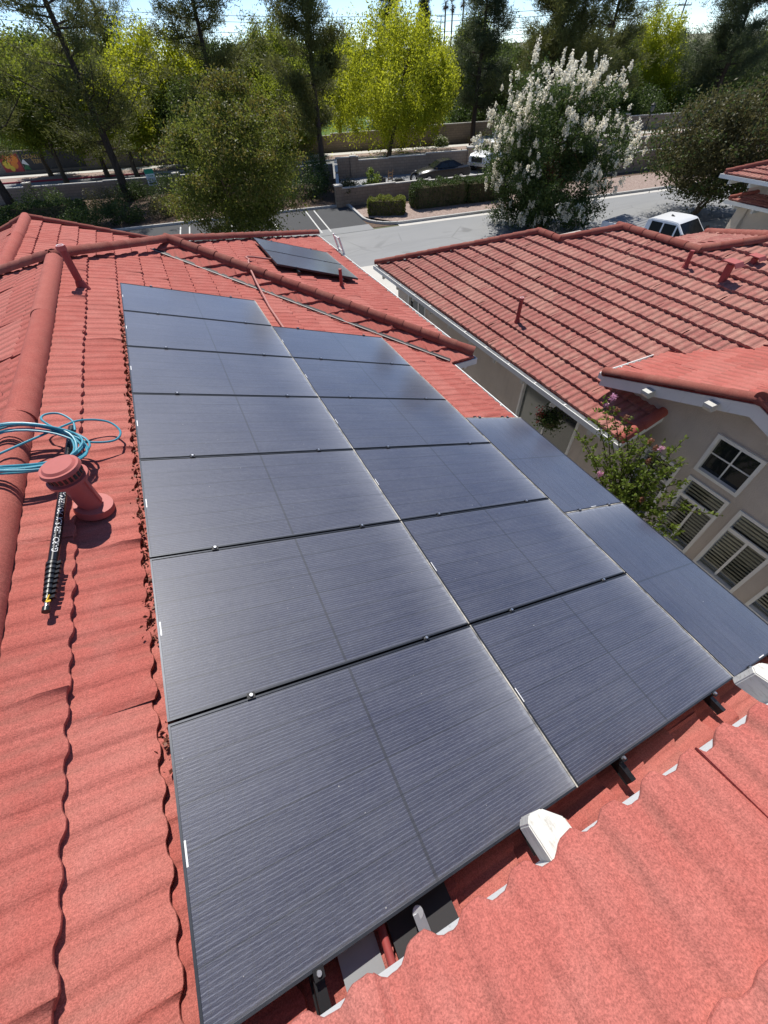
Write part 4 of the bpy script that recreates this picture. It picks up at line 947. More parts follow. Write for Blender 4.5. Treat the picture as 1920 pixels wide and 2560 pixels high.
px_tree('yellow-green tree cut by the right edge of the view', 1655, 55, 60, 230, 62, 'l_lime', 47, .21, 300)
px_tree('lime-green tree between the two leftmost pine trunks', 160, 105, 95, 325, 60, 'l_lime', 48, .22)
px_tree('lime-green tree behind the straight dark pine', 725, 55, 70, 270, 66, 'l_lime', 49, .22, 300)
for i, (px, hw, tp, bt, y, mt, lab) in enumerate(((70, 95, 150, 335, 58, 'l_lime', 'lime-green tree low behind the entry sign lettering'), (245, 85, 150, 338, 57, 'l_gold', 'yellow-green low tree just right of the tall left pine'), (430, 95, 165, 335, 57, 'l_mid', 'mid-green tree low behind the olive-bronze tree'), (620, 80, 150, 318, 58, 'l_lime', 'lime-green low tree left of the straight pine trunk'), (1100, 70, 110, 290, 56, 'l_mid', 'mid-green tree low at the left flank of the white blossom'), (1290, 90, 90, 285, 55, 'l_mid', 'mid-green tree low behind the white blossom top'), (1445, 80, 130, 262, 57, 'l_lime', 'lime-green low tree right of the white blossom'), (1590, 110, 90, 270, 55, 'l_mid', 'mid-green tree behind the dark olive tree'))):
    px_tree(lab, px, hw, tp, bt, y, mt, 200 + i, .20, 260, 170, (.7, .7, .8))
# pines
def pine(label, base, H, seed, spread=3.4, z0=.22, mat='l_pine', r0=.26, nb=46, lean=(0, 0), tufts=10, group='tall pines', droopy=.0, dens=1.0):
    rg = np.random.default_rng(seed); base = np.array(base, float); t = thing('pine_tree', label, 'tree', tuple(base), 0, group)
    top = base + V3(lean[0], lean[1], H); m = MB(); N = 9
    ax = [base + (top - base) * k_ + np.array([math.sin(k_ * 5 + seed), math.cos(k_ * 4 + seed), 0]) * .12 for k_ in np.linspace(0, 1, N)]
    m.add(tube(ax, [r0 * (1.25 if i == 0 else 1 - .85 * i / (N - 1)) for i in range(N)], 10, True))
    tc = []; td = []
    for i in range(nb):
        f = z0 + (1 - z0) * ((i + rg.random()) / nb); s = base + (top - base) * f; az = rg.uniform(0, 2 * math.pi); u = (f - z0) / (1 - z0)
        L = spread * (1.05 - .75 * u ** 1.6) * rg.uniform(.55, 1.15) * (.75 if u < .08 else 1); up = rg.uniform(-.12, .42) - droopy
        d = V3(math.cos(az), math.sin(az), up); e1 = s + d * L * .5 + V3(0, 0, -.04 * L); e2 = s + d * L + V3(0, 0, .16 * L)
        rr = r0 * .30 * (1 - .6 * f); m.add(tube([s, (s + e1) / 2, e1, (e1 + e2) / 2, e2], [rr, rr * .8, rr * .6, rr * .4, rr * .15], 5, False))
        for k_ in range(int(tufts * 1.9 * dens * (.6 + .6 * L / spread))):
            w = rg.uniform(.30, 1.05); p = (s + (e1 - s) * 2 * w) if w < .5 else e1 + (e2 - e1) * (w - .5) * 2
            sd = rg.normal(size=3) * (.22 * L * (.25 + .5 * w)) * (1, 1, .45); tc.append(p + sd); td.append(unit(d + V3(0, 0, .55) + rg.normal(size=3) * .35))
    mk('trunk', m, 'pinebark', t, smooth=60)
    tc = np.array(tc); td = np.array(td); per = 46; c = np.repeat(tc, per, 0) + rg.normal(size=(len(tc) * per, 3)) * (.24, .24, .22); D = np.repeat(td, per, 0) * .75 + rg.normal(size=c.shape) * .55
    D /= np.linalg.norm(D, axis=1)[:, None]; S = np.cross(D, rg.normal(size=D.shape)); S /= np.linalg.norm(S, axis=1)[:, None]; ln = rg.uniform(.20, .40, (len(c), 1)); P = c - base
    Vv = np.stack([P - S * .026, P + S * .026, P + D * ln], 1); bulk('needles', Vv.reshape(-1, 3), 3, len(c), rg.random(len(c)), mat, t); return t
def at_y(px, py, y): p = hy(px, py, y); return (p[0], y, GZ)
pine('tall pine at the left with forked trunk, behind the parking sign', at_y(262, 395, 47.3), 17, 51, 5.0, .17, nb=52, r0=.32, dens=.72)
pine('tall pine at the far left edge, trunk behind the clipped hedge', at_y(15, 432, 47.5), 16, 52, 5.0, .2, nb=44, r0=.3, dens=.7)
pine('tall pine with a split trunk right behind the olive-bronze tree', at_y(497, 330, 55), 17, 53, 4.6, .28, nb=46, r0=.3)
pine('straight dark pine left of the large golden tree', at_y(702, 380, 45.2), 16, 54, 3.3, .20, nb=58, r0=.27)
pine('pine with an ivy-dark trunk between golden tree and white blossom', gnd(1020, 318), 15, 55, 3.0, .20, nb=48, mat='l_pine2', r0=.28)
pine('broad dark pine directly behind the white blossom', at_y(1165, 300, 46), 17, 56, 5.0, .14, nb=84, r0=.33, dens=1.35)
pine('dark pine right behind the white blossom tree top', at_y(1262, 300, 48), 16, 57, 3.8, .16, nb=56, r0=.26)
pine('wide pine at the right above the dark olive tree', at_y(1505, 300, 47), 14.5, 58, 4.8, .15, nb=70, mat='l_pine2', r0=.3, dens=1.2)
pine('pine at the upper right corner', at_y(1640, 300, 44), 15, 59, 4.6, .17, nb=60, mat='l_pine2', r0=.28, dens=1.2)
pine('dark far pine with bare trunk, left of the split-trunk pine', at_y(305, 300, 75), 19, 60, 4.5, .4, nb=36, r0=.34)
for i, (px, y, H, sp) in enumerate(((842, 105, 17.5, 3.2), (912, 120, 14.5, 2.3))):
    pine(('broad far conifer above the golden tree', 'slim pointed far conifer left of the palms')[i], at_y(px, 200, y), H, 61 + i, sp, .1, nb=60, mat='l_pine2', droopy=.1, group='far conifers', dens=1.3)
# far belt of trees
for i, (px, y, h_, hw, mt) in enumerate(((-60, 92, 60, 80, 'l_mid'), (90, 96, 70, 75, 'l_mid'), (235, 90, 90, 70, 'l_lime'), (470, 95, 85, 75, 'l_mid'), (610, 92, 75, 70, 'l_lime'), (770, 98, 80, 70, 'l_mid'), (930, 100, 92, 60, 'l_lime'), (1060, 96, 70, 70, 'l_mid'), (1200, 92, 55, 75, 'l_mid'), (1330, 98, 80, 70, 'l_mid'), (1450, 108, 82, 50, 'l_mid'), (1560, 98, 60, 75, 'l_mid'), (1690, 92, 50, 75, 'l_lime'))):
    px_tree('far %s tree of the hazy belt, number %s from the left' % ('lime-green' if mt == 'l_lime' else 'mid-green', ['one', 'two', 'three', 'four', 'five', 'six', 'seven', 'eight', 'nine', 'ten', 'eleven', 'twelve', 'thirteen'][i]), px, hw, h_, 235, y, mt, 70 + i, .36, 260, 80, (.9, .9, .9), tr=.3)
# hedges and shrubs
def hedge(name, label, p0, p1, w, h, mat, seed, n=5200, leaf=.085, cat='hedge', round_=.12, group=None):
    rg = np.random.default_rng(seed); p0 = V3(*p0[:2], GZ + .08); p1 = V3(*p1[:2], GZ + .08); d = p1 - p0; L = np.linalg.norm(d); d /= L; s = V3(-d[1], d[0], 0)
    t = thing(name, label, cat, tuple((p0 + p1) / 2), 0, group); q = rg.random((n, 3)) * 2 - 1
    k_ = rg.integers(0, 4, n); sg = np.sign(rg.normal(size=n)); rim = 1 - abs(rg.normal(size=n)) * .07
    q[k_ == 0, 0] = (sg * rim)[k_ == 0]; q[k_ == 1, 1] = (sg * rim)[k_ == 1]; q[k_ >= 2, 2] = rim[k_ >= 2]
    nr = np.maximum(1, (np.abs(q) ** 6).sum(1) ** (1 / 6)) ; q /= nr[:, None]; lump = 1 + .07 * np.sin(q[:, 0] * L * 2.1 + seed) + .05 * np.sin(q[:, 0] * L * 4.7) + rg.normal(size=n) * .03
    P = (p0 + p1) / 2 + np.outer(q[:, 0] * L / 2, d) + np.outer(q[:, 1] * w / 2 * lump, s) + np.outer((q[:, 2] + 1) / 2 * h * lump, V3(0, 0, 1))
    scatter_leaves('foliage', P, leaf, mat, t, seed + 1, .6, .3)
    c = (p0 + p1) / 2; m = obox(c - d * L * .46 - s * w * .4, d * L * .92, s * w * .8, V3(0, 0, h * .86)); mk('dark_core', m, 'twig', t); return t  # solid dark box paints the hedge's shaded inside in place of twigs
def shrub(label, c, r, h, mat, seed, n=2600, leaf=.10, name='shrub', group=None, mats2=None):
    rg = np.random.default_rng(seed); t = thing(name, label, 'shrub', (c[0], c[1], GZ), 0, group); cc = V3(c[0], c[1], GZ + h * .5)
    cen = crown_centers(rg, n // 45, cc, V3(r, r, h * .55), 6, .4); cen[:, 2] = np.maximum(cen[:, 2], GZ + .1)
    pts = cluster_pts(rg, cen, np.full((len(cen), 3), r * .28), 45); pts[:, 2] = np.maximum(pts[:, 2], GZ + .04)
    m = MB()
    for q in cen[:14]: m.add(tube([(c[0], c[1], GZ), (c[0] + (q[0] - c[0]) * .4, c[1] + (q[1] - c[1]) * .4, GZ + h * .4), q], [.03, .02, .006], 5, False))
    mk('stems', m, 'twig', t); scatter_leaves('foliage', pts, leaf, mat, t, seed + 1, .6, .3)
    if mats2: k_ = rg.random(len(pts)) < .12; scatter_leaves('flowers', pts[k_] + V3(0, 0, .08), leaf, mats2, t, seed + 2, .8, .3)
    return t
hedge('hedge', 'clipped dark hedge beside the block pillar, in front of the walled lot', nr_pt(4.0, 3.1), nr_pt(8.2, 3.0), 1.6, 1.38, 'l_hedge', 101, 9000)
hedge('hedge', 'clipped dark hedge between the pillar hedge and the white blossom tree', nr_pt(8.0, 2.95), nr_pt(11.6, 2.9), 1.6, 1.30, 'l_hedge', 102, 8000)
hedge('hedge', 'low bronze-green hedge at the corner of the bay kerb', nr_pt(.75, 2.9), nr_pt(3.2, 1.9), 1.2, .95, 'l_bronze', 103, 6000, .08)
hedge('hedge', 'long clipped hedge at the left below the pines', (-11.5, 44.3), (-3.6, 42.9), 1.6, 1.1, 'l_hedge', 104, 12000, .10)
hedge('hedge', 'clipped dark hedge behind the dark olive tree at the right', nr_pt(27.0, 3.2), nr_pt(30.5, 3.2), 1.5, 1.35, 'l_hedge', 105, 6000)
hedge('hedge', 'sunlit hedge on top of the far wall by the entry sign', fr_pt(-27, 7.2), fr_pt(-19.5, 7.2), 1.2, 2.15, 'l_bright', 106, 5000, .12)
shr = [((9.9, 38.2), 1.3, 1.5, 'l_dark', 'dark shrub left of the block wall corner, behind the bay'), ((12.4, 38.6), 1.5, 1.9, 'l_hedge', 'tall green shrub against the dark left side wall of the lot'), ((14.6, 36.0), 1.0, 1.3, 'l_olive', 'olive shrub in front of the left side wall of the lot'),
       ((13.9, 41.2), 1.2, 2.2, 'l_hedge', 'leafy shrub climbing the corner of the lot wall'), ((1.6, 40.2), 1.4, 1.2, 'l_olive', 'olive shrub at the foot of the parking sign'), ((-1.2, 40.0), 1.6, 1.3, 'l_dark', 'wide dark shrub left of the parking sign'),
       ((-3.9, 39.8), 1.5, 1.2, 'l_dark', 'dark shrub in the bed behind the left roof gable'), ((-2.3, 44.6), 1.6, 1.3, 'l_olive', 'grey-green flowering shrub below the tall left pine'), ((3.6, 41.5), 1.3, 1.4, 'l_mid', 'green shrub right of the parking sign'),
       ((-6.0, 37.2), 1.3, 1.0, 'l_bright', 'rounded yellow-green shrub peeking over the left roof gable'), ((16.6, 36.0), .6, 1.6, 'l_bright', 'small bright climber on the inside of the block pillar'), ((33.0, 53.6), .8, .9, 'l_mid', 'shrub with white flowers against the far block wall'), ((37.5, 52.3), 1.2, .9, 'l_olive', 'brownish shrub along the far block wall'), ((-.2, 47.8), 1.5, 1.0, 'l_dark', 'dark ground shrub at the foot of the tall left pine')]
shr += [((-9.5, 41.5), 1.6, 1.3, 'l_dark', 'dark shrub at the far left edge behind the gable'), ((-11.8, 47.0), 1.5, 1.3, 'l_olive', 'olive shrub before the low wall at the left edge'), ((-6.6, 46.6), 1.7, 1.5, 'l_dark', 'dark shrub between the left pines before the low wall'), ((2.6, 45.3), 1.6, 1.5, 'l_dark', 'dark shrub before the low wall right of the tall left pine'),
        ((5.6, 43.6), 1.7, 1.6, 'l_mid', 'green shrub before the low wall behind the olive-bronze tree'), ((8.2, 41.6), 1.7, 1.6, 'l_dark', 'dark shrub behind the right half of the olive-bronze tree'), ((11.2, 41.5), 1.5, 1.9, 'l_dark', 'dark tall shrub before the low wall near the straight pine'), ((6.8, 38.6), 1.3, 1.2, 'l_olive', 'olive shrub at the kerb behind the olive-bronze tree')]
for i, (c, r, h_, mt, lab) in enumerate(shr): shrub(lab, c, r, h_, mt, 120 + i, 3000, .11, mats2='flower' if 'white flowers' in lab else None)
bl = ['behind the entry sign at the far left edge', 'behind the lettering of the entry sign', 'right behind the end of the entry sign', 'behind the far wall, seen left of the olive-bronze tree', 'hidden by the top of the olive-bronze tree', 'behind the far wall, right of the olive-bronze tree', 'just left of the straight dark pine trunk, beyond the wall', 'beyond the far wall at the right side of the golden tree', 'beyond the far wall left of the ivy-dark pine trunk', 'beyond the wall at the left flank of the white blossom', 'beyond the wall hidden by the white blossom', 'beyond the road right of the white blossom', 'beyond the lamp post at the right', 'beyond the road behind the dark olive tree']
for i, s_ in enumerate((-36, -31, -26, -21, -16, -11.5, -6.5, 9.5, 14, 19, 25, 33, 41, 49)):
    q = fr_pt(s_, 8.5 + (i % 3) * 1.2); shrub('big rounded bush ' + bl[i], (q[0], q[1]), 2.6, 3.3 + .5 * (i % 2), ('l_dark', 'l_mid', 'l_olive')[i % 3], 160 + i, 7000, .2, name='bush', group='bushes beyond the far wall')
# crape myrtle shrub between the houses, close to the camera
def near_shrub():
    rg = np.random.default_rng(77); base = V3(6.35, 2.75, GZ); t = thing('crape_myrtle_shrub', 'leafy crape myrtle with pink flowers rising between the houses', 'shrub', tuple(base)); w2 = lambda x, y: ((1250 + x * 670 / 1659) / KP, (1000 + y * 670 / 1659) / KP)
    tips = [(640, -20, 6.45), (690, 40, 6.5), (600, 120, 6.3), (520, 250, 6.1), (470, 190, 6.15), (760, 110, 6.5), (1150, 232, 6.5), (1010, 300, 6.45), (930, 250, 6.4), (880, 330, 6.4), (1110, 350, 6.7), (1130, 380, 6.75), (1370, 715, 6.8), (1160, 500, 6.7), (1070, 600, 6.3), (1120, 820, 6.2), (1080, 870, 6.15), (900, 430, 6.2), (620, 450, 6.0), (720, 420, 6.1), (560, 330, 6.05), (800, 520, 6.1), (880, 620, 6.2), (950, 560, 6.3), (830, 260, 6.4), (760, 330, 6.3), (690, 230, 6.3), (1000, 470, 6.5), (1200, 650, 6.65), (1010, 740, 6.2), (940, 700, 6.25), (640, 330, 6.1), (860, 200, 6.5), (1060, 430, 6.6), (700, 520, 6.0), (780, 620, 6.05), (870, 760, 6.1)]
    st = MB(); Lp = []; Ld = []; heads = []
    for i, (x, y, xx) in enumerate(tips):
        e = hx(*w2(x, y), xx); s = base + V3(rg.normal() * .08, rg.normal() * .1, rg.uniform(1.6, 2.4)); mid = s + (e - s) * .55 + V3(0, 0, .15); path = [base + V3(rg.normal() * .06, rg.normal() * .06, 0), s, mid, e]
        c = []
        for k_ in range(3):
            p0, p1, p2, p3 = path[max(k_ - 1, 0)], path[k_], path[k_ + 1], path[min(k_ + 2, 3)]
            for q in np.linspace(0, 1, 9)[:-1]: c.append(.5 * ((2 * p1) + (p2 - p0) * q + (2 * p0 - 5 * p1 + 4 * p2 - p3) * q * q + (3 * p1 - p0 - 3 * p2 + p3) * q ** 3))
        c.append(e); st.add(tube(c, [.016 * (1 - k_ / len(c)) + .0025 for k_ in range(len(c))], 5, False))
        c = np.array(c)
        for k_ in range(10, len(c) - 1):
            for s_ in range(5):
                q = c[k_] + (c[k_ + 1] - c[k_]) * rg.random(); d = unit(rg.normal(size=3) + V3(0, 0, .25)); Lp.append(q + d * .012); Ld.append(d)
            if rg.random() < .5:      # side twig
                d = unit(rg.normal(size=3) + V3(0, 0, .3)); ln = rg.uniform(.10, .26); st.add(tube([c[k_], c[k_] + d * ln], [.004, .0015], 4, False))
                for s_ in range(12): q = c[k_] + d * ln * rg.uniform(.2, 1.05); dd = unit(rg.normal(size=3) + d * .6); Lp.append(q); Ld.append(dd)
        heads.append(c[-1])
    mk('stems', st, 'twig', t)
    Lp = np.array(Lp) - ORG[t]; Ld = np.array(Ld); N = len(Lp); S = np.cross(Ld, rg.normal(size=(N, 3))); S /= np.linalg.norm(S, axis=1)[:, None]; nn = np.cross(Ld, S); L = rg.uniform(.035, .070, (N, 1))
    Vv = np.stack([Lp, Lp + Ld * L * .35 + S * L * .27 + nn * L * .06, Lp + Ld * L * .75 + S * L * .2 + nn * L * .03, Lp + Ld * L, Lp + Ld * L * .75 - S * L * .2 + nn * L * .03, Lp + Ld * L * .35 - S * L * .27 + nn * L * .06], 1)
    bulk('leaves', Vv.reshape(-1, 3), 6, N, rg.random(N), 'l_bright', t)
    def head(px, py, xx, mat, r, n, nm):
        c = hx(*w2(px, py), xx); p = c + np.clip(rg.normal(size=(n, 3)), -1.6, 1.6) * r * (.38, .38, .5); return scatter_leaves(nm, p, .022, mat, t, n + int(px), .8, .3)
    head(622, 455, 5.98, 'pink', .065, 160, 'flower_head'); head(1000, 300, 6.42, 'pink', .05, 90, 'flower_head'); head(700, -15, 6.45, 'pink', .07, 130, 'flower_head'); head(655, 30, 6.45, 'pink', .05, 80, 'flower_head')
    for x, y, xx in ((725, 60, 6.5), (780, 110, 6.5), (935, 255, 6.4), (880, 615, 6.2), (915, 380, 6.4), (960, 300, 6.42)): head(x, y, xx, 'seed', .055, 110, 'seed_head')
near_shrub()
# hanging basket below the neighbour's eave
hb = thing('hanging_basket', 'hanging basket with red flowers below the neighbour gutter', 'plant pot', (6.98, 5.25, -3.55))
mk('bowl', tube([(6.98, 5.25, -3.55), (6.98, 5.25, -3.50), (6.98, 5.25, -3.40), (6.98, 5.25, -3.33)], [.06, .13, .17, .18], 16), 'twig', hb, smooth=True)
m = MB()
for a in (0, 2.1, 4.2): m.add(tube([(6.98 + .17 * math.cos(a), 5.25 + .17 * math.sin(a), -3.33), (6.98, 5.25, -2.90)], .004, 4))
mk('chain', m, 'iron', hb); rg = np.random.default_rng(8); q = rg.normal(size=(1500, 3)) * (.13, .13, .11) + (6.98, 5.25, -3.33); scatter_leaves('leaves', q, .05, 'l_dark', hb, 9, .6)
q = rg.normal(size=(160, 3)) * (.05, .06, .07) + (6.85, 5.42, -3.30); scatter_leaves('flowers', q, .035, 'redfl', hb, 10, .8)
# ================================================================== WALLS, LOT, FAR SIDE
def bwall(label, p0, p1, h, mat='block', t=.2, cap=True, pillars=(), step=None, group='block walls', z0=GZ):
    p0, p1 = V3(*p0[:2], z0), V3(*p1[:2], z0); d = p1 - p0; L = np.linalg.norm(d); ang = math.atan2(d[1], d[0])
    w = thing('block_wall', label, 'wall', tuple(p0), ang, group, local=True)
    segs = step or [(0, 1, h)]
    for a, b, hh in segs:
        mk('wall_panel', box((a * L, -t / 2, -.05), (b * L, t / 2, hh)), mat, w)
        if cap: mk('coping', box((a * L, -t / 2 - .02, hh + .001), (b * L, t / 2 + .02, hh + .07)), 'concrete' if mat == 'block' else 'curb', w)
    for s, hh in pillars:
        pm = mk('pillar', box((s * L - .24, -.24, -.05), (s * L + .24, .24, hh)), mat, w); mk('pillar_cap', box((s * L - .29, -.29, hh), (s * L + .29, .29, hh + .09)), 'concrete', pm)
    return w
PL = gnd(734, 447)     # pillar at the corner of the lot
LC = V3(16.9, 44.6, GZ)
bwall('dark stained side wall of the lot running back from the block pillar', PL, LC, 1.25, 'blockdark', step=[(0, .45, 1.18), (.45, 1, 1.34)])
bwall('low front wall of the lot behind the clipped hedges, with corner pillar', PL, PL + ND * 22, 1.0, 'block', step=[(0, .2, 1.05), (.2, .32, 1.0), (.32, .6, .93), (.6, 1, 1.15)], pillars=[(0, 1.24)])
bk_end = LC + FD * 34
bwall('back wall of the walled lot along the main road', LC, bk_end, 1.5, 'block', step=[(0, .06, 1.45), (.06, .14, 1.2), (.14, .24, 1.25), (.24, .36, 1.35), (.36, .6, 1.3), (.6, 1, 1.4)], pillars=[(.045, 1.5), (.36, 1.55), (.62, 1.6)])
bwall('long low wall at the left below the pines along the main road', LC - FD * 36, LC - FD * .3, 1.1, 'blockdark', step=[(0, .45, 1.0), (.45, 1, 1.05)], pillars=[(.28, 1.25), (.62, 1.2)])
bwall('far block wall beyond the main road behind the golden tree', fr_pt(-8, 5.1), fr_pt(12.5, 5.1), 1.55, 'block', step=[(0, .5, 1.45), (.5, 1, 1.6)])
bwall('far block wall beyond the main road behind the white blossom tree', fr_pt(12.6, 5.1), fr_pt(28, 5.1), 1.75, 'block')
bwall('short block wall across the road behind the lamp post at the right', fr_pt(38, 6.0), fr_pt(52, 6.0), 1.3, 'block', pillars=[(0, 1.5)])
bwall('far block wall left of the sign, behind the olive tree', fr_pt(-18.4, 5.1), fr_pt(-8.1, 5.1), 1.6, 'blockdark')
struct('lot_floor', ([PL + V3(.2, .2, .03), PL + ND * 22 + V3(0, .2, .03), bk_end + V3(0, -.2, .03), LC + V3(.2, -.2, .03)], [(0, 1, 2, 3)]), 'asphalt')
bwall('front wall stretch right of the white blossom tree', PL + ND * 22.1, PL + ND * 38, 1.25, 'block')
# entry sign wall
SG = V3(*gnd(0, 390)[:2], GZ)
s0 = fr_pt(-38, 5.0); sgn = thing('entry_sign', 'dark entry sign wall with gold lettering and painted fruit at the left', 'sign', tuple(s0), math.atan2(FD[1], FD[0]), local=True)
def sgn_s(px, py):   # local coordinates on the sign face
    p = hit(px, py, FN, fr_pt(0, 4.9)); return (p - s0) @ FD, p[2] - GZ
mk('sign_wall', box((-6, -.12, -.05), (19.4, .18, 1.95)), 'blockdark', sgn)
x0, z1 = sgn_s(46, 372); x1, z0 = sgn_s(150, 378)
x0, _ = sgn_s(45, 345); x1 = x0 + 6.2
mk('sign_board', box((x0, -.19, .35), (x1, -.121, 1.85)), 'signdark', sgn)
def flat_text(body, size, x, z, y, mat, parent):
    v, f = text_vf(body, size, .008); return mk('lettering', ([(x + p[0], y - .008 - p[2], z + p[1]) for p in v], f), mat, parent)
flat_text('COUNTRY', .46, x0 + .25, 1.30, -.19, 'gold', sgn); flat_text('TERR', .46, x0 + 1.05, .88, -.19, 'gold', sgn)
xa, _ = sgn_s(2, 350); xb, _ = sgn_s(44, 350)
mk('picture_panel', box((xa, -.19, .3), (xb, -.121, 1.75)), 'red', sgn)
pw = xb - xa
for i, (fx, fz, rr, mt) in enumerate(((.25, .45, .24, 'lemon'), (.65, .40, .22, 'fruit'), (.8, .70, .2, 'fruit'), (.45, .75, .2, 'fruit'), (.45, .2, .16, 'lemon'))):
    c = V3(xa + fx * pw, -.19, .3 + fz * 1.45); mk('painted_fruit', cyl(c + (0, -.006 - .002 * i, 0), c, rr * pw * .8, n=20), mt, sgn)
mk('painted_leaf', prism([(xb + .1, -.20, .45), (xb + .75, -.20, .4), (xb + .5, -.20, 1.1)], (0, .03, 0)), 'leafpaint', sgn); mk('painted_peak', prism([(xb + .12, -.21, .95), (xb + .75, -.21, .75), (xb + .42, -.21, 1.35)], (0, .03, 0)), 'signwhite', sgn)
# parking sign
ps = V3(*gnd(342, 428)[:2], GZ); sg2 = thing('parking_sign', 'white parking sign with green header on a post, left', 'sign', tuple(ps))
mk('post', box(ps + (-.03, .01, 0), ps + (.03, .06, 1.0)), 'galv', sg2); mk('post', box(ps + (-.025, .015, 1.0), ps + (.025, .055, 1.9)), 'galv', sg2)
mk('sign_plate', box(ps + (-.35, -.012, .86), ps + (.35, .008, 1.92)), 'signwhite', sg2); mk('header', box(ps + (-.34, -.017, 1.60), ps + (.34, -.012, 1.91)), 'signgreen', sg2); mk('footer_bar', box(ps + (-.29, -.017, .92), ps + (.29, -.012, 1.06)), 'signink', sg2)
for i, (z, w_, mt) in enumerate(((1.48, .24, 'signgreen'), (1.40, .2, 'signgreen'), (1.30, .29, 'signink'), (1.235, .27, 'signink'), (1.17, .29, 'signink'), (1.11, .25, 'signink'))): mk('printed_line', box(ps + (-w_, -.017, z), ps + (w_, -.012, z + .028)), mt, sg2)
# ================================================================== VEHICLES
def wheel(parent, c, r, w, axis):
    a = np.array(axis, float); c = np.array(c, float); t = mk('wheel', tube([c - a * w / 2, c - a * w * .42, c + a * w * .42, c + a * w / 2], [r * .9, r, r, r * .9], 22), 'rubber', parent, smooth=True); mk('rim', cyl(c - a * (w / 2 + .006), c + a * (w / 2 + .006), r * .6, n=16), 'chrome', t, smooth=True)
def loft(secs):   # secs: list of rings (same count)
    n = len(secs[0]); v = [p for s in secs for p in s]; f = []
    for i in range(len(secs) - 1):
        for k_ in range(n): j = (k_ + 1) % n; f.append((i * n + k_, i * n + j, (i + 1) * n + j, (i + 1) * n + k_))
    f.append(tuple(range(n))[::-1]); f.append(tuple((len(secs) - 1) * n + k_ for k_ in range(n))); return v, f
def ring(x, zb, zs, zt, wb, ws, wt):   # car cross-section at x: sill, shoulder, top
    h = [(-wb, zb), (-ws, zb + (zs - zb) * .35), (-ws, zs - .04), (-wt, zt), (wt, zt), (ws, zs - .04), (ws, zb + (zs - zb) * .35), (wb, zb)]
    return [(x, y, z) for y, z in h]
def quad_on(a, b, c, d, u0, u1, v0, v1, off):   # inset panel on a bilinear face, pushed outward
    a, b, c, d = [np.array(p, float) for p in (a, b, c, d)]; P = lambda u, v: (a * (1 - u) + b * u) * (1 - v) + (d * (1 - u) + c * u) * v
    n = unit(np.cross(b - a, d - a)); q = [P(u, v) for u, v in ((u0, v0), (u1, v0), (u1, v1), (u0, v1))]; return prism([p + n * off for p in q], n * -.02)
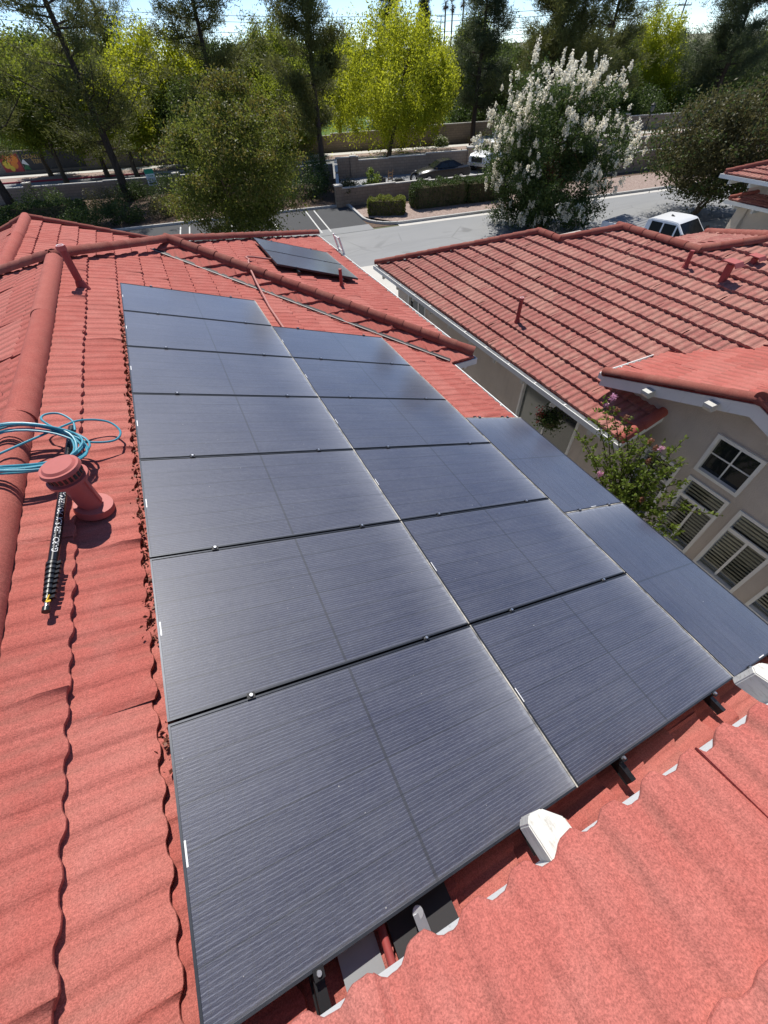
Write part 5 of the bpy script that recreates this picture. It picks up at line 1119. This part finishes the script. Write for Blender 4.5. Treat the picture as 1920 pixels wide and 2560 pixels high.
def pickup(label, loc, rz, bodymat='carwhite', cover=True, L=5.9):
    t = thing('pickup_truck', label, 'truck', loc, rz, local=True)       # x forward, origin at the middle
    W2 = .98; f0, r0 = L / 2, -L / 2
    secs = [ring(f0 - .02, .55, .95, 1.12, .80, .86, .74), ring(f0 - .18, .48, 1.08, 1.24, .92, .96, .84), ring(f0 - 1.0, .46, 1.15, 1.33, .95, .99, .88), ring(f0 - 1.42, .46, 1.18, 1.38, .96, 1.0, .90), ring(f0 - 1.5, .46, 1.18, 1.24, .96, 1.0, .92), ring(f0 - 3.62, .46, 1.20, 1.25, .96, 1.0, .92), ring(f0 - 3.68, .50, 1.22, 1.36, .96, 1.0, .95), ring(r0 + .05, .52, 1.22, 1.38, .94, .99, .95), ring(r0, .55, 1.2, 1.36, .92, .97, .93)]
    mk('body', loft(secs), bodymat, t, smooth=35)
    x0, x1, x2, x3 = f0 - 1.38, f0 - 2.12, f0 - 3.42, f0 - 3.64; zb, zr = 1.22, 1.93
    A = lambda x, w, z: (x, w, z)
    cab = [[A(x0, -.94, zb), A(x0, .94, zb), A(x0 - .05, .92, zb + .05), A(x0 - .05, -.92, zb + .05)], [A(x1, -.96, zb), A(x1, .96, zb), A(x1, .86, zr - .03), A(x1, -.86, zr - .03)], [A(x1 - .35, -.96, zb), A(x1 - .35, .96, zb), A(x1 - .35, .86, zr), A(x1 - .35, -.86, zr)], [A(x2, -.96, zb), A(x2, .96, zb), A(x2, .86, zr - .03), A(x2, -.86, zr - .03)], [A(x3, -.95, zb), A(x3, .95, zb), A(x3 + .03, .84, zr - .10), A(x3 + .03, -.84, zr - .10)]]
    o = mk('cab', loft(cab), bodymat, t, smooth=40, bevel=.035)
    a, b, c, d = A(x0 - .05, -.92, zb + .05), A(x0 - .05, .92, zb + .05), A(x1, .86, zr - .03), A(x1, -.86, zr - .03)
    mk('windscreen', quad_on(a, b, c, d, .05, .95, .04, .93, .008), 'carglass', t)
    for s in (-1, 1):
        for u0, u1 in ((.03, .47), (.53, .95)):
            a, b, c, d = A(x1, s * .96, zb), A(x2, s * .96, zb), A(x2, s * .86, zr - .03), A(x1, s * .86, zr - .03)
            if s > 0: wq = quad_on(a, b, c, d, u0, u1, .05, .86, .012)
            else: wq = quad_on(b, a, d, c, 1 - u1, 1 - u0, .05, .86, .012)
            mk('side_window', wq, 'carglass', t)
        fa = [A(x1 + .04, s * .955, zb + .04), A(x0 - .14, s * .945, zb + .04), A(x1 + .04, s * .875, zr - .16)]; nq = unit(V3(0, s, .22)); mk('quarter_window', prism([np.array(q) + nq * .006 for q in fa], -nq * .012), 'carglass', t)
        mi = mk('wing_mirror', box((x0 - .32, s * 1.03, 1.24), (x0 - .20, s * 1.27, 1.58)), 'blackplastic', t, bevel=.03); mk('mirror_arm', box((x0 - .28, s * .92, 1.28), (x0 - .24, s * 1.03, 1.34)), 'blackplastic', mi)
        mk('headlight', box((f0 - .10, s * .60, .88), (f0 + .012, s * .86, 1.06)), 'lampw', t); mk('tail_light', box((r0 - .012, s * .84, .85), (r0 + .06, s * .955, 1.2)), 'lamp', t)
        mk('door_handle', box((x1 - .55, s * .985, 1.08), (x1 - .37, s * 1.02, 1.12)), 'carwhite', t)
    mk('rear_window', quad_on(A(x3, .9, zb), A(x3, -.9, zb), A(x3 + .03, -.70, zr - .12), A(x3 + .03, .70, zr - .12), .12, .88, .15, .85, .008), 'carglass', t)
    cv = mk('bed_cover', box((r0 + .08, -.86, 1.36), (x3 - .06, .86, 1.405)), 'cargrey', t, bevel=.01)
    for x in np.arange(r0 + .35, x3 - .15, .26): mk('cover_rib', box((x, -.84, 1.405), (x + .03, .84, 1.418)), 'cargrey', cv)
    mk('front_bumper', box((f0 - .12, -.95, .48), (f0 + .06, .95, .70)), 'chrome', t, bevel=.03); mk('rear_bumper', box((r0 - .10, -.93, .52), (r0 + .05, .93, .72)), 'chrome', t, bevel=.03); mk('grille', box((f0 - .1, -.56, .74), (f0 + .02, .56, 1.08)), 'blackplastic', t)
    mk('antenna', prism([(x2 + .45, -.03, 1.93), (x2 + .62, -.03, 1.93), (x2 + .47, -.03, 1.99)], (0, .06, 0)), 'blackplastic', t)
    for s in (-1, 1):
        for x in (f0 - 1.0, r0 + 1.2): wheel(t, (x, s * .86, .42), .42, .27, (0, s, 0)); mk('wheel_arch', cyl((x, s * 1.002, .44), (x, s * .9, .44), .49, n=24), 'blackplastic', t)
    return t
tc = .5 * (hz(*(( 1400 + 840 / 3.19) / KP, (380 + 528 / 3.19) / KP), GZ + 1.93) + hz(*((1400 + 1005 / 3.19) / KP, (380 + 500 / 3.19) / KP), GZ + 1.93))
hd = math.atan2(-.985, .17)
# the cab roof centre lies 2.75 m behind the nose, 0.2 m ahead of the middle
pickup('white crew-cab pickup with grey bed cover beyond the neighbour roof', (tc[0] - math.cos(hd) * .19, tc[1] - math.sin(hd) * .19, GZ), hd)
pk = gnd(1042, 374); pickup('white pickup nose-out in the walled lot behind the white blossom', (pk[0] + 2.2, pk[1] + 1.3, GZ + .03), rad(200))
def sedan(label, loc, rz):
    t = thing('sedan', label, 'car', loc, rz, local=True)
    S = [(2.25, .38, .62, .66, .62, .70, .50), (2.05, .30, .74, .80, .80, .84, .66), (1.2, .26, .86, .92, .86, .89, .74), (.95, .26, .88, .95, .86, .90, .76), (-1.55, .26, .94, .99, .86, .90, .74), (-2.05, .30, .92, .98, .82, .86, .66), (-2.25, .42, .80, .86, .74, .78, .60)]
    mk('body', loft([ring(*s) for s in S]), 'carblack', t, smooth=40)
    cab = []
    for x, z, w in ((1.05, .94, .70), (.35, 1.34, .60), (-.25, 1.42, .58), (-.75, 1.38, .57), (-1.7, .98, .62)): cab.append([(x, -.80, .90), (x, .80, .90), (x, w, z), (x, -w, z)])
    mk('cabin', loft(cab), 'carblack', t, smooth=40)
    for s in (-1, 1):
        a, b, c, d = (.95, s * .80, .93), (-1.5, s * .80, .95), (-.75, s * .575, 1.375), (.33, s * .60, 1.33)
        for u0, u1 in ((.12, .5), (.54, .86)): mk('side_window', quad_on(a, b, c, d, u0, u1, .08, .86, .008) if s > 0 else quad_on(b, a, d, c, 1 - u1, 1 - u0, .08, .86, .008), 'glass', t)
        for x in (1.42, -1.38): wheel(t, (x, s * .80, .31), .31, .2, (0, s, 0))
        mk('headlight', box((2.1, s * .45, .62), (2.22, s * .72, .74)), 'lampw', t); mk('wing_mirror', box((.75, s * .86, .93), (.92, s * 1.0, 1.05)), 'carblack', t)
    mk('windscreen', quad_on((1.02, -.72, .96), (1.02, .72, .96), (.36, .585, 1.335), (.36, -.585, 1.335), .04, .96, .05, .95, .012), 'glass', t); mk('rear_window', quad_on((-1.66, .6, 1.0), (-1.66, -.6, 1.0), (-.78, -.56, 1.37), (-.78, .56, 1.37), .06, .94, .08, .92, .012), 'glass', t)
    return t
sp = gnd(960, 392); sedan('dusty black sedan parked in the walled lot behind the hedge', (sp[0] - .1, sp[1] + .3, GZ + .03), rad(168))
cw = fr_pt(19.4, -3.0); pickup('white pickup passing on the main road behind the blossom', (cw[0], cw[1], GZ), math.atan2(FD[1], FD[0]))
# junk in the lot and the yard behind the right part
def jbox(name, label, c, s, mat, rz=0., cat='junk', h=.5):
    c = np.array(c); a = V3(math.cos(rz), math.sin(rz), 0); b = V3(-a[1], a[0], 0); solo(name, MB().add(obox(c - a * s / 2 - b * s * .35, a * s, b * s * .7, V3(0, 0, h * .8))).add(obox(c - a * s * .3 - b * s * .2 + V3(0, 0, h * .8), a * s * .6, b * s * .4, V3(0, 0, h * .2))), mat, label, cat, 'clutter in the walled lot', bevel=.015)
j = gnd(958 - 8, 458 - 55); jj = lambda x, y: V3(*gnd((700 + x * 600 / 1659) / KP, (250 + y * 600 / 1659) / KP)[:2], GZ + .03)
jbox('tool_chest', 'black box at the left end of the lot clutter', jj(690, 590), .9, 'blackplastic', .4, h=.55)
lc = jj(760, 600); lcz = thing('wooden_chair', 'folded tan wooden chair leaning among the lot clutter', 'chair', tuple(lc))
for s in (-.2, .2): mk('chair_rail', tube([lc + (s, 0, 0), lc + (s + .25, .3, 1.0)], .03, 6), 'orange', lcz)
for z in (.2, .4, .6, .8): mk('slat', obox(lc + (-.2 + .25 * z, .3 * z, z), (.4, 0, 0), (.02, .025, .09), (.0, -.02, .005)), 'orange', lcz)
jbox('crate', 'dark crate right of the tan wooden chair', jj(820, 600), 1.0, 'blackplastic', -.2, h=.5); 
tyr = jj(925, 575); ty = solo('tyre', tube([tyr + V3(.32 * math.cos(a), .05 * math.cos(a), .34 + .32 * math.sin(a)) for a in np.linspace(0, 2 * math.pi, 21)], .085, 8, False), 'rubber', 'black tyre standing by the nose of the sedan', 'tyre', smooth=True)
rtp = lambda x, y: V3(*gnd((1500 + x * 420 / 1659) / KP, (250 + y * 420 / 1659) / KP)[:2], GZ)
gp = rtp(620, 590); gl_ = thing('wooden_gate', 'weathered grey board gate right of the clutter behind the white blossom', 'gate', tuple(gp))
for i in range(12): mk('board', obox(gp + V3(-1.0 + i * .19, -i * .03, .05), (.17, -.028, 0), (0, .03, 0), (0, 0, 1.75)), 'wood', gl_)
for z in (.4, 1.5): mk('cross_rail', obox(gp + V3(-1.05, .035, z), (2.4, -.36, 0), (0, .05, 0), (0, 0, .1)), 'iron', gl_)
for x in (-1.12, 1.35): mk('gate_post', box(gp + (x, -.05 - (x > 0) * .3, 0), gp + (x + .1, .05 - (x > 0) * .3, 1.95)), 'iron', gl_)
lp = rtp(360, 560); lt = thing('lamp_post', 'slim dark lamp post with lantern in the yard right of the blossom', 'street lamp', tuple(lp))
mk('pole', cyl(lp, lp + (0, 0, 3.1), .06, .045, n=10), 'iron', lt); mk('lantern', MB().add(tube([lp + (0, 0, 3.1), lp + (0, 0, 3.2), lp + (0, 0, 3.45), lp + (0, 0, 3.6)], [.06, .16, .2, .03], 8)), 'glassgrey', lt); mk('lantern_cap', cyl(lp + (0, 0, 3.56), lp + (0, 0, 3.72), .2, .02, n=8), 'iron', lt)
solo('tarp_bundle', tube([rtp(440, 540) + (0, 0, 0), rtp(440, 540) + (0, 0, .35), rtp(440, 540) + (.1, 0, .75), rtp(440, 540) + (.2, .1, .95)], [.55, .65, .45, .1], 7), 'blue', 'crumpled blue tarp bundle in the yard', 'tarp', smooth=60)
solo('toolbox', MB().add(obox(rtp(500, 540), (.7, -.1, 0), (.05, .4, 0), (0, 0, .55))).add(obox(rtp(500, 540) + (.15, .15, .55), (.4, -.05, 0), (0, .06, 0), (0, 0, .12))), 'red', 'small red toolbox beside the blue tarp', 'toolbox')
for i, x in enumerate((430, 520)): q = rtp(x, 595); solo('stone_block', obox(q, (1.1, -.2, 0), (.1, .5, 0), (0, 0, .35)), 'concrete', ('left', 'right')[i] + ' pale stone block on the wall edge before the gate', 'stone', 'stone blocks', bevel=.03)
# ================================================================== PALMS, POLES, FAR THINGS
def palm(label, px, topy, y, seed):
    rg = np.random.default_rng(seed); top = hy(px, topy, y); b = V3(top[0], y, GZ); t = thing('fan_palm', label, 'palm', tuple(b), 0, 'far fan palms')
    mk('trunk', tube([b, b + (0, 0, 3), b + (.1, 0, 9), V3(top[0], y, top[2])], [.32, .24, .2, .2], 8), 'bark', t); m = MB(); m2 = MB()
    for i in range(46):
        az = rg.uniform(0, 6.283); el = rg.uniform(-1.3, 1.2); d = V3(math.cos(az) * math.cos(el), math.sin(az) * math.cos(el), math.sin(el)); L = rg.uniform(1.2, 1.9); s = unit(np.cross(d, (0, 0, 1.01))); c = top + d * L * .5; tgt = m2 if el < -.5 else m
        for k_ in np.linspace(-1, 1, 7): e = c + (d * math.cos(k_) + s * math.sin(k_)) * L * .55 - V3(0, 0, .15); tgt.add(([c - s * .05, c + s * .05, e], [(0, 1, 2)]))
        tgt.add(tube([top, c], [.03, .02], 3, False))
    mk('fronds', m, 'l_pine2', t); mk('dead_frond_skirt', m2, 'bark', t)
palm('left of the three far fan palms on the skyline', 963, 6, 150, 1); palm('middle of the three far fan palms on the skyline', 978, 12, 155, 2); palm('right of the three far fan palms on the skyline', 1002, 2, 150, 3)
def upole(label, px, top, bot, y, arms, lat=1.6, r=.16):
    tp = hy(px, top, y); b = V3(tp[0], y, GZ); t = thing('utility_pole', label, 'pole', tuple(b), 0, 'utility poles'); mk('mast', cyl(b, tp, r * 1.3, r * .8, n=10), 'wood', t)
    for py in arms:
        z = hy(px, py, y)[2]; a = mk('cross_arm', obox((tp[0] - lat, y - .05, z), (2 * lat, 0, 0), (0, .12, 0), (0, 0, .16)), 'wood', t)
        for s in (-.95, -.4, .4, .95): mk('insulator', cyl((tp[0] + s * lat, y, z + .16), (tp[0] + s * lat, y, z + .45), .06, n=8), 'galv', a)
    return tp
t1 = upole('large utility pole on the skyline at the upper right', 1487, -12, 70, 95, (12, 40), 1.9); t2 = upole('small far utility pole with three cross arms left of the palms', 953, 32, 85, 190, (36, 50, 64), 1.7)
for i, dz in enumerate((-.4, -1.2, -2.6, -3.5)):
    p0 = V3(t1[0], 95, t1[2] + dz); p1 = p0 + V3(-150, 60, 6); path = [p0 + (p1 - p0) * s - V3(0, 0, 6 * 4 * s * (1 - s) * .5) for s in np.linspace(0, 1, 14)]
    solo('power_line', tube(path, .035, 4), 'iron', ('topmost', 'second highest', 'third highest', 'lowest')[i] + ' power line leaving the large pole to the left', 'cable', 'power lines')
# pale things glimpsed on the lawn beyond the far wall
for i, (px, py, w_) in enumerate(((760, 272, 2.0), (800, 262, 1.2), (905, 262, 1.6))):
    q = hit(px, py, (0, 0, 1), (0, 0, GZ + .6)); solo('picnic_table', MB().add(box(q + (-w_ / 2, -.4, .0), q + (w_ / 2, .4, .07))).add(box(q + (-w_ / 2, -.75, -.3), q + (w_ / 2, -.5, -.24))).add(box(q + (-w_ * .35, -.6, -.6), q + (-w_ * .3, .4, .0))).add(box(q + (w_ * .3, -.6, -.6), q + (w_ * .35, .4, .0))), 'signwhite', ('left', 'middle', 'right')[i] + ' pale picnic table on the lawn beyond the far wall', 'table', 'picnic tables')
